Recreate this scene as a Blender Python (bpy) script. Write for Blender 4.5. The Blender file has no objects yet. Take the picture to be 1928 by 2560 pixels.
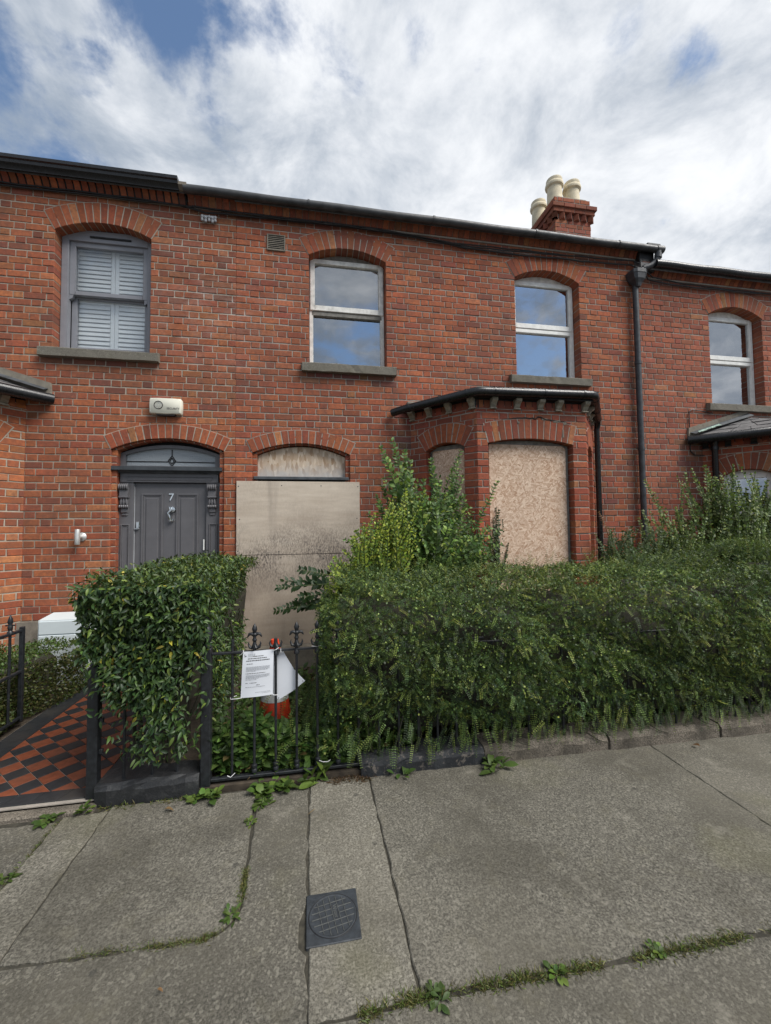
import bpy, math, random
import numpy as np
from mathutils import Matrix, Vector
rng = np.random.default_rng(7); random.seed(7)
SC = bpy.context.scene
COL = SC.collection
R_ = math.radians

# ------------------------------------------------------------------ camera
CAMH = 1.6
def cam_axes(yaw, pitch, roll):
    cy, sy = math.cos(yaw), math.sin(yaw); cp, sp = math.cos(pitch), math.sin(pitch); cr, sr = math.cos(roll), math.sin(roll)
    Rz = np.array([[cy, -sy, 0], [sy, cy, 0], [0, 0, 1]])
    base = np.array([[1, 0, 0], [0, 0, -1], [0, 1, 0]]) @ Rz
    Rx = np.array([[1, 0, 0], [0, cp, sp], [0, -sp, cp]])
    Rr = np.array([[cr, -sr, 0], [sr, cr, 0], [0, 0, 1]])
    return Rr @ Rx @ base
CR = cam_axes(R_(10.2), R_(2.49), R_(-.644))
cd = bpy.data.cameras.new('camera'); cam = bpy.data.objects.new('camera', cd); COL.objects.link(cam)
cd.sensor_fit = 'HORIZONTAL'; cd.sensor_width = 36; cd.lens = 1033.5 / 1928 * 36
cd.clip_start = .05; cd.clip_end = 2000
m = Matrix.Identity(4)
for i in range(3):
    m[i][0] = CR[0][i]; m[i][1] = -CR[1][i]; m[i][2] = -CR[2][i]
m[2][3] = CAMH
cam.matrix_world = m; SC.camera = cam
def in_view(p, mg=.06):
    v = CR @ (np.asarray(p) - np.array([0, 0, CAMH]))
    if v[2] < .1: return False
    return abs(v[0] / v[2]) < .9327 + mg and abs(v[1] / v[2]) < 1.2385 + mg

# ------------------------------------------------------------------ light
SUN_AZ, SUN_EL = R_(128), R_(52)          # azimuth measured from +Y towards +X
SC.view_settings.view_transform = 'Standard'; SC.view_settings.look = 'None'
SC.view_settings.gamma = 1; SC.view_settings.exposure = 0.98
world = bpy.data.worlds.new('World'); SC.world = world; world.use_nodes = True
def make_sky():
    nt = world.node_tree; nt.nodes.clear(); N = nt.nodes.new; L = nt.links.new
    def math_(op, a, b=None, c=None, clamp=False):
        n = N('ShaderNodeMath'); n.operation = op; n.use_clamp = clamp
        for i, x in enumerate((a, b, c)):
            if x is None: continue
            if isinstance(x, (int, float)): n.inputs[i].default_value = x
            else: L(x, n.inputs[i])
        return n.outputs[0]
    def vmath(op, a, b):
        n = N('ShaderNodeVectorMath'); n.operation = op
        for i, x in enumerate((a, b)):
            if isinstance(x, (tuple, list)): n.inputs[i].default_value = x
            else: L(x, n.inputs[i])
        return n
    def ramp(x, a, b):
        n = N('ShaderNodeMapRange'); n.interpolation_type = 'SMOOTHSTEP'
        L(x, n.inputs['Value']); n.inputs['From Min'].default_value = a; n.inputs['From Max'].default_value = b
        return n.outputs[0]
    def noise(vec, scale, detail, rough=.55, dist=0.):
        n = N('ShaderNodeTexNoise'); n.inputs['Scale'].default_value = scale; n.inputs['Detail'].default_value = detail
        n.inputs['Roughness'].default_value = rough; n.inputs['Distortion'].default_value = dist
        L(vec, n.inputs['Vector']); return n.outputs
    tc = N('ShaderNodeTexCoord'); d = tc.outputs['Generated']
    sep = N('ShaderNodeSeparateXYZ'); L(d, sep.inputs[0])
    zz = math_('ADD', math_('MAXIMUM', sep.outputs[2], 0.0), .28)
    cmb = N('ShaderNodeCombineXYZ'); L(math_('DIVIDE', sep.outputs[0], zz), cmb.inputs[0]); L(math_('DIVIDE', sep.outputs[1], zz), cmb.inputs[1])
    cmb.inputs[2].default_value = 3.7
    p = cmb.outputs[0]
    n1 = noise(p, 2.3, 10, .6, .2)[0]
    n2 = noise(vmath('ADD', p, (5.2, 1.3, 2.1)).outputs[0], 3.6, 9, .62, .3)[0]
    n3 = noise(vmath('ADD', p, (9.1, 4.3, 7.7)).outputs[0], .8, 4, .5)[0]
    nw = noise(p, 2.6, 7, .62)[1]
    wob = vmath('MULTIPLY_ADD', nw, (.34, .34, .34)); wob.inputs[2].default_value = (-.17, -.17, -.17)
    dd = vmath('NORMALIZE', vmath('ADD', d, wob.outputs[0]).outputs[0], (0, 0, 0)).outputs[0]
    hole = None
    for (v, r, s) in [((-.225, .622, .75), .12, .54), ((-.353, .648, .675), .075, .62), ((-.50, .68, .55), .23, 1.0), ((-.18, .72, .67), .08, .5),
                      ((.594, .495, .635), .09, .27), ((.303, .56, .771), .06, .16), ((-.46, .60, .66), .10, .36),
                      ((.09, -.90, .40), .22, .66), ((.47, -.76, .46), .20, .60), ((-.5, -.6, .6), .3, .4), ((.75, -.3, .6), .22, .4)]:
        dist = vmath('DISTANCE', dd, v).outputs['Value']
        h = math_('MULTIPLY', math_('SUBTRACT', 1.0, ramp(dist, r * .25, r * 1.25)), s)
        hole = h if hole is None else math_('MAXIMUM', hole, h)
    cover = math_('ADD', math_('MULTIPLY', math_('SUBTRACT', n1, .5), 3.6), 1.10)
    n4 = noise(vmath('ADD', p, (2.2, 7.3, 1.1)).outputs[0], 6.5, 8, .6, .4)[0]
    cover = math_('ADD', cover, math_('MULTIPLY', math_('SUBTRACT', n4, .5), 2.0))
    cover = math_('SUBTRACT', cover, math_('MULTIPLY', hole, 1.25))
    mask = ramp(cover, .05, .80)
    # cloud brightness: billows plus a brighter side towards the hidden sun
    toward = vmath('DOT_PRODUCT', d, (.72, .48, .5)).outputs['Value']
    br = math_('ADD', math_('MULTIPLY', math_('SUBTRACT', n2, .5), 1.35), math_('MULTIPLY', math_('SUBTRACT', n3, .5), .8))
    br = math_('ADD', br, math_('MULTIPLY', ramp(toward, .35, 1.0), .33))
    br = math_('ADD', br, .47)
    ccol = N('ShaderNodeMix'); ccol.data_type = 'RGBA'; L(ramp(br, .3, .95), ccol.inputs['Factor'])
    ccol.inputs[6].default_value = (.175, .21, .26, 1); ccol.inputs[7].default_value = (.515, .525, .54, 1)
    sky = N('ShaderNodeTexSky'); sky.sky_type = 'NISHITA'; sky.sun_disc = False
    sky.sun_elevation = SUN_EL; sky.sun_rotation = SUN_AZ; sky.air_density = 1.2; sky.dust_density = .3; sky.ozone_density = 2.5
    bg1 = N('ShaderNodeBackground'); bg1.inputs[1].default_value = .075; L(sky.outputs[0], bg1.inputs[0])
    bg2 = N('ShaderNodeBackground'); L(ccol.outputs[2], bg2.inputs[0]); bg2.inputs[1].default_value = 1.0
    mix = N('ShaderNodeMixShader'); L(mask, mix.inputs[0]); L(bg1.outputs[0], mix.inputs[1]); L(bg2.outputs[0], mix.inputs[2])
    out = N('ShaderNodeOutputWorld'); L(mix.outputs[0], out.inputs[0])
make_sky()
world.cycles.sampling_method = 'MANUAL'; world.cycles.sample_map_resolution = 512
sl = bpy.data.lights.new('sun', 'SUN'); sl.energy = 2.3; sl.angle = R_(36); sl.color = (1, .965, .91)
sun = bpy.data.objects.new('sun', sl); COL.objects.link(sun)
sdir = Vector((math.sin(SUN_AZ) * math.cos(SUN_EL), math.cos(SUN_AZ) * math.cos(SUN_EL), math.sin(SUN_EL)))
sun.rotation_euler = sdir.to_track_quat('Z', 'Y').to_euler()
SC.cycles.max_bounces = 6; SC.cycles.transparent_max_bounces = 12

# ------------------------------------------------------------------ materials
class NT:
    def __init__(s, name):
        s.m = bpy.data.materials.new(name); s.m.use_nodes = True; s.t = s.m.node_tree
        s.b = s.t.nodes['Principled BSDF']; s.N = s.t.nodes.new; s.L = s.t.links.new
    def geo(s):
        return s.N('ShaderNodeNewGeometry').outputs['Position']
    def noise(s, scale, detail=4, rough=.55, vec=None, dist=0., stretch=None):
        v = vec or s.geo()
        if stretch:
            mp = s.N('ShaderNodeMapping'); mp.inputs['Scale'].default_value = stretch; s.L(v, mp.inputs[0]); v = mp.outputs[0]
        n = s.N('ShaderNodeTexNoise'); n.inputs['Scale'].default_value = scale; n.inputs['Detail'].default_value = detail
        n.inputs['Roughness'].default_value = rough; n.inputs['Distortion'].default_value = dist; s.L(v, n.inputs['Vector'])
        return n.outputs[0]
    def vor(s, scale, out=1, rnd=1., vec=None):
        n = s.N('ShaderNodeTexVoronoi'); n.inputs['Scale'].default_value = scale; n.inputs['Randomness'].default_value = rnd
        s.L(vec or s.geo(), n.inputs['Vector']); return n.outputs[out]
    def rng(s, x, a, b, c=0., d=1.):
        n = s.N('ShaderNodeMapRange'); s.L(x, n.inputs[0])
        for i, q in enumerate((a, b, c, d)): n.inputs[i + 1].default_value = q
        return n.outputs[0]
    def mix(s, f, a, b, mode='MIX'):
        n = s.N('ShaderNodeMix'); n.data_type = 'RGBA'; n.blend_type = mode
        for i, x in ((0, f), (6, a), (7, b)):
            if isinstance(x, (int, float)): n.inputs[i].default_value = x
            elif isinstance(x, tuple): n.inputs[i].default_value = (*x, 1) if len(x) == 3 else x
            else: s.L(x, n.inputs[i])
        return n.outputs[2]
    def mul(s, a, b):
        n = s.N('ShaderNodeMath'); n.operation = 'MULTIPLY'
        for i, x in enumerate((a, b)):
            if isinstance(x, (int, float)): n.inputs[i].default_value = x
            else: s.L(x, n.inputs[i])
        return n.outputs[0]
    def attr(s, name='Col'):
        n = s.N('ShaderNodeAttribute'); n.attribute_name = name; return n.outputs['Color']
    def bump(s, h, strength=.4, dist=.004):
        n = s.N('ShaderNodeBump'); n.inputs['Strength'].default_value = strength; n.inputs['Distance'].default_value = dist
        s.L(h, n.inputs['Height']); s.L(n.outputs[0], s.b.inputs['Normal'])
    def set(s, col=None, rough=None, metal=None, spec=None):
        def put(k, x):
            if x is None: return
            if isinstance(x, tuple): s.b.inputs[k].default_value = (*x, 1)
            elif isinstance(x, (int, float)): s.b.inputs[k].default_value = x
            else: s.L(x, s.b.inputs[k])
        put('Base Color', col); put('Roughness', rough); put('Metallic', metal); put('Specular IOR Level', spec)
        return s.m
MAT = {}
def plain(name, col, rough=.6, metal=0., var=.25, scale=9., bump=0., spec=.5, fine=60.):
    n = NT(name)
    a = n.noise(scale, 5); c = n.mix(n.rng(a, .3, .7), tuple(x * (1 - var) for x in col), tuple(min(1, x * (1 + var)) for x in col))
    if bump: n.bump(n.noise(fine, 4), bump, .003)
    n.set(c, n.rng(n.noise(scale * 3, 3), .3, .7, max(0, rough - .1), min(1, rough + .1)), metal, spec)
    MAT[name] = n.m; return n.m
def bloom(n):
    d = n.N('ShaderNodeVectorMath'); d.operation = 'DISTANCE'; mp = n.N('ShaderNodeMapping'); mp.inputs['Scale'].default_value = (1, 0, 1); n.L(n.geo(), mp.inputs[0]); n.L(mp.outputs[0], d.inputs[0]); d.inputs[1].default_value = (-1.15, 0, 4.35)
    return n.mul(n.rng(d.outputs['Value'], .25, 1.15, 1., 0.), n.rng(n.noise(3.4, 7, .7, stretch=(1, 1, 2.2)), .46, .66))
def make_mats():
    n = NT('brick')
    c = n.attr(); f = n.noise(26, 6, .6); g = n.noise(120, 3, .6); st = n.noise(1.3, 6, .6)
    c = n.mix(n.rng(f, .35, .7), n.mix(.55, c, (.13, .06, .045)), c)
    c = n.mix(n.mul(n.rng(f, .58, .8), .35), c, n.mix(.5, c, (.62, .22, .09)))
    c = n.mix(n.mul(n.rng(st, .48, .72), .55), c, (.12, .065, .05)); c = n.mix(n.mul(n.rng(n.noise(2.4, 6, .65, stretch=(2.6, 1, .35)), .55, .75), .45), c, (.085, .06, .052))
    c = n.mix(n.mul(n.rng(g, .62, .78), .25), c, (.36, .28, .22))
    c = n.mix(n.mul(bloom(n), .33), c, (.42, .29, .24))
    n.bump(n.noise(75, 6, .7), .55, .006); n.set(c, .88, 0., .25); MAT['brick'] = n.m
    for nm, a, b in (('mortar', (.30, .265, .215), (.43, .38, .31)), ('mortar_grey', (.265, .24, .208), (.38, .34, .295)), ('render', (.17, .15, .125), (.27, .245, .2))):
        n = NT(nm); f = n.noise(14, 6, .65); c = n.mix(n.rng(f, .3, .7), a, b)
        c = n.mix(n.mul(n.rng(n.noise(2.1, 5), .5, .75), .5), c, (.09, .08, .07))
        if nm != 'render': c = n.mix(n.mul(bloom(n), .8), c, (.60, .57, .53))
        n.bump(n.noise(160, 4, .7), .6, .004); n.set(c, .95, 0., .15); MAT[nm] = n.m
    # granite-like concrete sill
    n = NT('sill'); v = n.noise(210, 3, .7); f = n.noise(9, 5)
    c = n.mix(n.rng(v, .35, .68), (.075, .068, .055), (.30, .28, .235)); c = n.mix(n.mul(n.rng(f, .5, .75), .6), c, (.11, .105, .075))
    n.bump(n.noise(260, 3), .6, .004); n.set(c, .93, 0., .2); MAT['sill'] = n.m
    # pavement concretes
    for nm, k, peb in (('concrete', .95, .6), ('concrete_light', 1.2, .95), ('concrete_dark', .78, .65)):
        n = NT(nm); s1 = n.noise(105, 4, .85); s2 = n.vor(105, 1); big = n.noise(1.6, 6, .6); mid = n.noise(9, 5, .6)
        bw = n.N('ShaderNodeRGBToBW'); n.L(s2, bw.inputs[0])
        a = tuple(x * k for x in (.056, .052, .043)); b = tuple(x * k for x in (.190, .177, .146))
        c = n.mix(n.rng(s1, .40, .60), a, b)
        c = n.mix(n.mul(n.rng(bw.outputs[0], .66, .84), peb * .55), c, (.33, .31, .255))
        c = n.mix(n.mul(n.rng(bw.outputs[0], .30, .12), .32), c, (.040, .037, .031))
        c = n.mix(n.mul(n.rng(big, .46, .60), .8), c, n.mix(.62, c, (.055, .05, .038))); c = n.mix(n.mul(n.rng(n.noise(.75, 5, .55), .44, .60), .35), c, n.mix(.45, c, (.30, .275, .22)))
        c = n.mix(n.mul(n.rng(mid, .55, .8), .35), c, (.155, .14, .095))
        c = n.mix(n.mul(n.rng(n.noise(.9, 4), .56, .70), .4), c, (.13, .125, .055))
        c = n.mix(n.mul(n.rng(n.noise(2.7, 7, .7), .60, .70), .5), c, (.28, .26, .215)); c = n.mix(n.mul(n.rng(n.vor(4.3, 0), .07, .045), .5), c, (.03, .03, .028))
        n.bump(n.mul(n.rng(s1, .3, .7), 1.), .5, .004); n.set(c, .93, 0., .25); MAT[nm] = n.m
    n = NT('granite'); v = n.noise(120, 4, .75); f = n.noise(5, 5); c = n.mix(n.rng(v, .36, .66), (.06, .052, .042), (.30, .26, .21))
    c = n.mix(n.mul(n.rng(f, .42, .66), .8), c, (.07, .062, .05)); n.bump(n.noise(60, 6, .7), .8, .012); n.set(c, .92, 0., .2); MAT['granite'] = n.m
    n = NT('painted_stone'); v = n.noise(24, 7, .7); c = n.mix(n.rng(v, .56, .66), (.022, .024, .027), (.16, .14, .12)); c = n.mix(n.mul(n.rng(n.noise(5, 4), .45, .7), .4), c, (.05, .055, .06))
    n.bump(n.noise(45, 6, .7), .7, .01); n.set(c, .75, 0., .4); MAT['painted_stone'] = n.m
    n = NT('black_stone'); v = n.noise(20, 6, .7); c = n.mix(n.rng(v, .5, .75), (.018, .019, .021), (.055, .056, .056)); n.bump(n.noise(40, 6, .7), .6, .008); n.set(c, .6, 0., .5); MAT['black_stone'] = n.m
    # boards
    n = NT('osb'); mp = n.N('ShaderNodeMapping'); n.L(n.geo(), mp.inputs[0])
    hs = []
    for ang, sc in ((.5, (58, 58, 12)), (-.8, (54, 54, 13)), (1.45, (62, 62, 14))):
        q = n.N('ShaderNodeMapping'); q.vector_type = 'POINT'; q.inputs['Rotation'].default_value = (0, ang, 0); n.L(n.geo(), q.inputs[0])
        q2 = n.N('ShaderNodeMapping'); q2.inputs['Scale'].default_value = sc; n.L(q.outputs[0], q2.inputs[0])
        v = n.N('ShaderNodeTexVoronoi'); v.inputs['Scale'].default_value = 1.; n.L(q2.outputs[0], v.inputs['Vector'])
        b = n.N('ShaderNodeRGBToBW'); n.L(v.outputs[1], b.inputs[0]); hs.append(b.outputs[0])
    sel = n.noise(24, 2); h = n.mix(n.rng(sel, .47, .50), hs[0], hs[1]); h = n.mix(n.rng(n.noise(21, 2, vec=mp.outputs[0]), .52, .55), h, hs[2])
    c = n.mix(n.rng(h, .15, .9), (.43, .265, .17), (.79, .615, .47)); grey = n.noise(2.2, 4)
    c = n.mix(n.mul(n.rng(grey, .4, .7), .35), c, n.mix(.5, c, (.42, .36, .30)))
    n.bump(h, .35, .004); n.set(c, .8, 0., .25); MAT['osb'] = n.m
    n = NT('osb_grey'); q = n.N('ShaderNodeMapping'); q.inputs['Scale'].default_value = (36, 36, 13); q.inputs['Rotation'].default_value = (0, .6, 0); n.L(n.geo(), q.inputs[0])
    v = n.N('ShaderNodeTexVoronoi'); v.inputs['Scale'].default_value = 1.; n.L(q.outputs[0], v.inputs['Vector'])
    b = n.N('ShaderNodeRGBToBW'); n.L(v.outputs[1], b.inputs[0]); c = n.mix(n.rng(b.outputs[0], .15, .9), (.40, .27, .17), (.72, .60, .47))
    sp = n.N('ShaderNodeSeparateXYZ'); n.L(n.geo(), sp.inputs[0])
    w = n.N('ShaderNodeMath'); w.operation = 'ADD'; n.L(sp.outputs[2], w.inputs[0]); n.L(n.rng(n.noise(16, 5), 0, 1, -.1, .1), w.inputs[1])
    c = n.mix(n.mul(n.rng(w.outputs[0], 2.46, 2.30), .75), c, (.44, .44, .44)); n.bump(b.outputs[0], .3, .004); n.set(c, .8, 0., .25); MAT['osb_grey'] = n.m
    n = NT('plywood'); g = n.noise(3.2, 7, .65, stretch=(.7, 1, 5)); st = n.noise(7, 7, .75, stretch=(6, 1, 1.0)); bl = n.noise(1.7, 6, .6); sp = n.noise(70, 3, .7, stretch=(1.6, 1, .5))
    c = n.mix(n.rng(g, .3, .7), (.50, .42, .335), (.64, .555, .455))
    sx = n.N('ShaderNodeSeparateXYZ'); n.L(n.geo(), sx.inputs[0])
    zg = n.rng(sx.outputs[2], .25, 2.2, 1., 0.)
    c = n.mix(n.mul(zg, .55), c, (.33, .25, .20))
    # mould bloom around the joint and under it
    zz = n.N('ShaderNodeMath'); zz.operation = 'ABSOLUTE'; q = n.N('ShaderNodeMath'); q.operation = 'SUBTRACT'; n.L(sx.outputs[2], q.inputs[0]); q.inputs[1].default_value = 1.28; n.L(q.outputs[0], zz.inputs[0])
    band = n.rng(zz.outputs[0], .05, .45, 1., .12)
    c = n.mix(n.mul(n.mul(n.rng(sp, .42, .60), n.rng(bl, .33, .55)), n.mul(band, 1.0)), c, (.06, .052, .05))
    c = n.mix(n.mul(n.rng(st, .52, .74), n.mul(band, .5)), c, (.12, .105, .095))
    c = n.mix(n.mul(n.rng(bl, .52, .70), .45), c, (.24, .19, .155)); c = n.mix(n.mul(n.rng(n.noise(1.1, 6, .65, stretch=(3.4, 1, .4)), .54, .70), .4), c, (.23, .19, .16))
    n.bump(g, .2, .003); n.set(c, .78, 0., .3); MAT['plywood'] = n.m
    # path tiles
    for nm, a in (('tile_red', (.235, .066, .030)), ('tile_black', (.026, .028, .031))):
        n = NT(nm); f = n.noise(30, 5); c = n.mix(n.rng(f, .3, .75), tuple(x * .75 for x in a), tuple(x * 1.2 for x in a)); c = n.mix(n.mul(n.rng(n.noise(3, 5), .5, .75), .35), c, (.09, .075, .06))
        n.set(c, .55, 0., .4); MAT[nm] = n.m
    plain('door_paint', (.118, .115, .122), .42, var=.08)
    plain('frame_grey', (.235, .24, .265), .4, var=.08)
    plain('white_paint', (.80, .80, .77), .45, var=.12, scale=14)
    plain('old_white', (.72, .71, .67), .6, var=.25, scale=12)
    plain('grey_timber', (.20, .19, .17), .85, var=.35, scale=20, bump=.4)
    plain('shutter_white', (.88, .90, .91), .5, var=.04)
    plain('black_gutter', (.012, .0125, .014), .32, var=.4, scale=20)
    plain('grey_gutter', (.045, .047, .05), .5, var=.5, scale=6)
    plain('old_pipe', (.038, .042, .048), .5, var=.5, scale=12, bump=.3)
    plain('black_iron', (.016, .018, .021), .42, var=.5, scale=40, bump=.35)
    plain('lead', (.055, .062, .07), .55, var=.4, scale=9)
    plain('copper_green', (.30, .40, .34), .8, var=.3, scale=30)
    plain('slate', (.13, .125, .125), .7, var=.3, scale=14, bump=.5)
    plain('fascia_black', (.010, .010, .011), .6, var=.3)
    plain('bracket_stone', (.29, .26, .205), .85, var=.35, scale=25, bump=.3)
    plain('pot_clay', (.66, .58, .42), .8, var=.18, scale=10, bump=.2)
    plain('cable_black', (.010, .010, .011), .5, var=.3)
    plain('alarm_cream', (.70, .685, .58), .4, var=.04)
    plain('print_dark', (.045, .04, .04), .6, var=.1)
    plain('print_grey', (.33, .34, .36), .7, var=.1)
    plain('steel', (.62, .62, .60), .4, .6, var=.1)
    plain('chrome', (.72, .75, .76), .16, 1., var=.1)
    plain('cabinet', (.60, .655, .67), .45, var=.04, scale=3)
    plain('paper', (.72, .745, .79), .7, var=.03, scale=6)
    plain('placard', (.70, .725, .77), .5, var=.04, scale=7)
    plain('cone_orange', (.56, .05, .016), .5, var=.25, scale=12)
    plain('cone_band', (.52, .52, .50), .6, var=.3, scale=30)
    plain('tie_white', (.75, .75, .75), .4, var=.02)
    plain('soil', (.050, .038, .026), .95, var=.5, scale=18, bump=.8, fine=30)
    plain('joint_dirt', (.040, .036, .026), .95, var=.5, scale=40, bump=.5)
    plain('asphalt', (.095, .093, .088), .9, var=.3, scale=40, bump=.5)
    plain('cover_iron', (.030, .035, .041), .55, var=.35, scale=30, bump=.3, fine=200)
    plain('cover_rib', (.075, .078, .074), .6, var=.25, scale=60)
    plain('twig', (.034, .032, .020), .9, var=.4, scale=30)
    plain('stem_green', (.075, .105, .035), .7, var=.3, scale=20)
    plain('dry_fern', (.26, .13, .055), .85, var=.3, scale=20)
    plain('room_dark', (.022, .022, .024), .9, var=.2, scale=2)
    plain('curtain', (.30, .31, .31), .9, var=.15, scale=2)
    plain('gravel_pink', (.25, .19, .18), .9, var=.4, scale=50, bump=.6)
    for nm, rough, spec, tr in (('leaf_laurel', .45, .4, .2), ('leaf_small', .5, .4, .2), ('leaf_soft', .5, .4, .28), ('leaf_box', .5, .4, .2)):
        n = NT(nm); c = n.attr(); f = n.noise(40, 3); c = n.mix(n.rng(f, .3, .7), n.mix(.25, c, (0., 0., 0.)), c)
        n.set(c, rough, 0., spec)
        tn = n.N('ShaderNodeBsdfTranslucent'); n.L(n.mix(.35, c, (.20, .26, .03)), tn.inputs[0])
        mx = n.N('ShaderNodeMixShader'); mx.inputs[0].default_value = tr; n.L(n.b.outputs[0], mx.inputs[1]); n.L(tn.outputs[0], mx.inputs[2])
        out = n.t.nodes['Material Output']; n.L(mx.outputs[0], out.inputs[0]); MAT[nm] = n.m
    for nm, refl, murk in (('glass', .45, 0.), ('glass_hazy', .32, .24), ('glass_clear', .07, 0.)):
        n = NT(nm); t = n.t; t.nodes.remove(n.b)
        gl = n.N('ShaderNodeBsdfGlossy'); gl.inputs['Roughness'].default_value = .015; gl.inputs['Color'].default_value = (.93, .96, 1, 1)
        bp = n.N('ShaderNodeBump'); bp.inputs['Strength'].default_value = .06; bp.inputs['Distance'].default_value = .02; n.L(n.noise(2.2, 2), bp.inputs['Height']); n.L(bp.outputs[0], gl.inputs['Normal'])
        tr = n.N('ShaderNodeBsdfTransparent'); tr.inputs[0].default_value = (.96, .98, .98, 1)
        base = tr.outputs[0]
        if murk:
            df = n.N('ShaderNodeBsdfDiffuse'); df.inputs[0].default_value = (.42, .43, .43, 1); m1 = n.N('ShaderNodeMixShader'); n.L(n.rng(n.noise(3, 4), .3, .7, murk * .6, murk * 1.3), m1.inputs[0])
            n.L(base, m1.inputs[1]); n.L(df.outputs[0], m1.inputs[2]); base = m1.outputs[0]
        lw = n.N('ShaderNodeLayerWeight'); lw.inputs[0].default_value = .25
        ad = n.N('ShaderNodeMath'); ad.operation = 'MULTIPLY_ADD'; ad.use_clamp = True; n.L(lw.outputs['Fresnel'], ad.inputs[0]); ad.inputs[1].default_value = .6; ad.inputs[2].default_value = refl
        mx = n.N('ShaderNodeMixShader'); n.L(ad.outputs[0], mx.inputs[0]); n.L(base, mx.inputs[1]); n.L(gl.outputs[0], mx.inputs[2])
        n.L(mx.outputs[0], t.nodes['Material Output'].inputs[0]); MAT[nm] = n.m
    n = NT('glass_obscure'); n.bump(n.vor(70, 0), .6, .006); n.set((.30, .33, .35), .25, 0., .7); MAT['glass_obscure'] = n.m
make_mats()

# ------------------------------------------------------------------ mesh helpers
class MB:
    def __init__(s): s.v = []; s.f = []; s.c = []
    def add(s, V, F, col=(1, 1, 1)):
        o = len(s.v); s.v.extend([tuple(p) for p in V]); s.f.extend([tuple(i + o for i in f) for f in F]); s.c.extend([col] * len(V)); return s
    def box(s, x0, x1, y0, y1, z0, z1, col=(1, 1, 1), T=None):
        V = [(x, y, z) for z in (z0, z1) for x, y in ((x0, y0), (x1, y0), (x1, y1), (x0, y1))]
        if T: V = [T(*p) for p in V]
        return s.add(V, [(3, 2, 1, 0), (4, 5, 6, 7), (0, 1, 5, 4), (1, 2, 6, 5), (2, 3, 7, 6), (3, 0, 4, 7)], col)
    def bbox(s, x0, x1, y0, y1, z0, z1, e=.006, T=None):
        """box with chamfered edges"""
        V = []; idx = {}
        xs, ys, zs = (x0, x1), (y0, y1), (z0, z1); sg = (1, -1)
        for a in (0, 1):
            for b in (0, 1):
                for c in (0, 1):
                    for k in range(3):
                        p = [xs[a], ys[b], zs[c]]
                        for q in range(3):
                            if q != k: p[q] += sg[(a, b, c)[q]] * e
                        idx[a, b, c, k] = len(V); V.append(tuple(p))
        F = []
        for k in range(3):
            i, j = [q for q in range(3) if q != k]
            for s_ in (0, 1):
                F.append([idx[tuple({k: s_, i: u, j: w}[q] for q in range(3)) + (k,)] for u, w in ((0, 0), (1, 0), (1, 1), (0, 1))])
        for k in range(3):
            i, j = [q for q in range(3) if q != k]
            for u in (0, 1):
                for w in (0, 1):
                    A = tuple({k: 0, i: u, j: w}[q] for q in range(3)); B = tuple({k: 1, i: u, j: w}[q] for q in range(3))
                    F.append([idx[A + (i,)], idx[B + (i,)], idx[B + (j,)], idx[A + (j,)]])
        for a in (0, 1):
            for b in (0, 1):
                for c in (0, 1): F.append([idx[a, b, c, 0], idx[a, b, c, 1], idx[a, b, c, 2]])
        if T: V = [T(*p) for p in V]
        return s.add(V, F)
    def prism(s, poly, fn0, fn1, col=(1, 1, 1)):
        n = len(poly); V = [fn0(*p) for p in poly] + [fn1(*p) for p in poly]
        F = [tuple(range(n))[::-1], tuple(range(n, 2 * n))] + [(i, (i + 1) % n, (i + 1) % n + n, i + n) for i in range(n)]
        return s.add(V, F, col)
    def tube(s, pts, r, n=8, cap=True, col=(1, 1, 1), half=False):
        P = [Vector(p) for p in pts]; rs = r if isinstance(r, (list, tuple)) else [r] * len(P); V = []; up = None
        for i, p in enumerate(P):
            t = (P[min(i + 1, len(P) - 1)] - P[max(i - 1, 0)]).normalized()
            if up is None:
                up = Vector((0, 0, 1)) if abs(t.z) < .9 else Vector((1, 0, 0))
            a = t.cross(up).normalized(); b = a.cross(t).normalized(); up = b
            for k in range(n):
                th = 2 * math.pi * k / n
                V.append(p + (a * math.cos(th) + b * math.sin(th)) * rs[i])
        F = [(i * n + k, i * n + (k + 1) % n, (i + 1) * n + (k + 1) % n, (i + 1) * n + k) for i in range(len(P) - 1) for k in range(n)]
        if cap: F += [tuple(range(n))[::-1], tuple(range((len(P) - 1) * n, len(P) * n))]
        return s.add(V, F, col)
    def lathe(s, c, prof, n=12, ax='z', col=(1, 1, 1)):
        V = []
        for (r, h) in prof:
            for k in range(n):
                th = 2 * math.pi * k / n; a, b = r * math.cos(th), r * math.sin(th)
                V.append({'z': (c[0] + a, c[1] + b, c[2] + h), 'x': (c[0] + h, c[1] + a, c[2] + b), 'y': (c[0] + a, c[1] + h, c[2] + b)}[ax])
        m_ = len(prof)
        F = [(i * n + k, i * n + (k + 1) % n, (i + 1) * n + (k + 1) % n, (i + 1) * n + k) for i in range(m_ - 1) for k in range(n)]
        F += [tuple(range(n))[::-1], tuple(range((m_ - 1) * n, m_ * n))]
        return s.add(V, F, col)
    def build(s, name, mat, parent=None, smooth=False, kind=None):
        me = bpy.data.meshes.new(name); me.from_pydata(s.v, [], s.f); me.validate(clean_customdata=False)
        at = me.color_attributes.new('Col', 'FLOAT_COLOR', 'POINT')
        if len(at.data) == len(s.c):
            a = np.ones((len(s.c), 4), 'f'); a[:, :3] = np.array(s.c, 'f'); at.data.foreach_set('color', a.ravel())
        if smooth:
            me.polygons.foreach_set('use_smooth', [True] * len(me.polygons)); me.set_sharp_from_angle(angle=R_(42))
        me.materials.append(MAT[mat]); return link(name, me, parent, kind)
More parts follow.
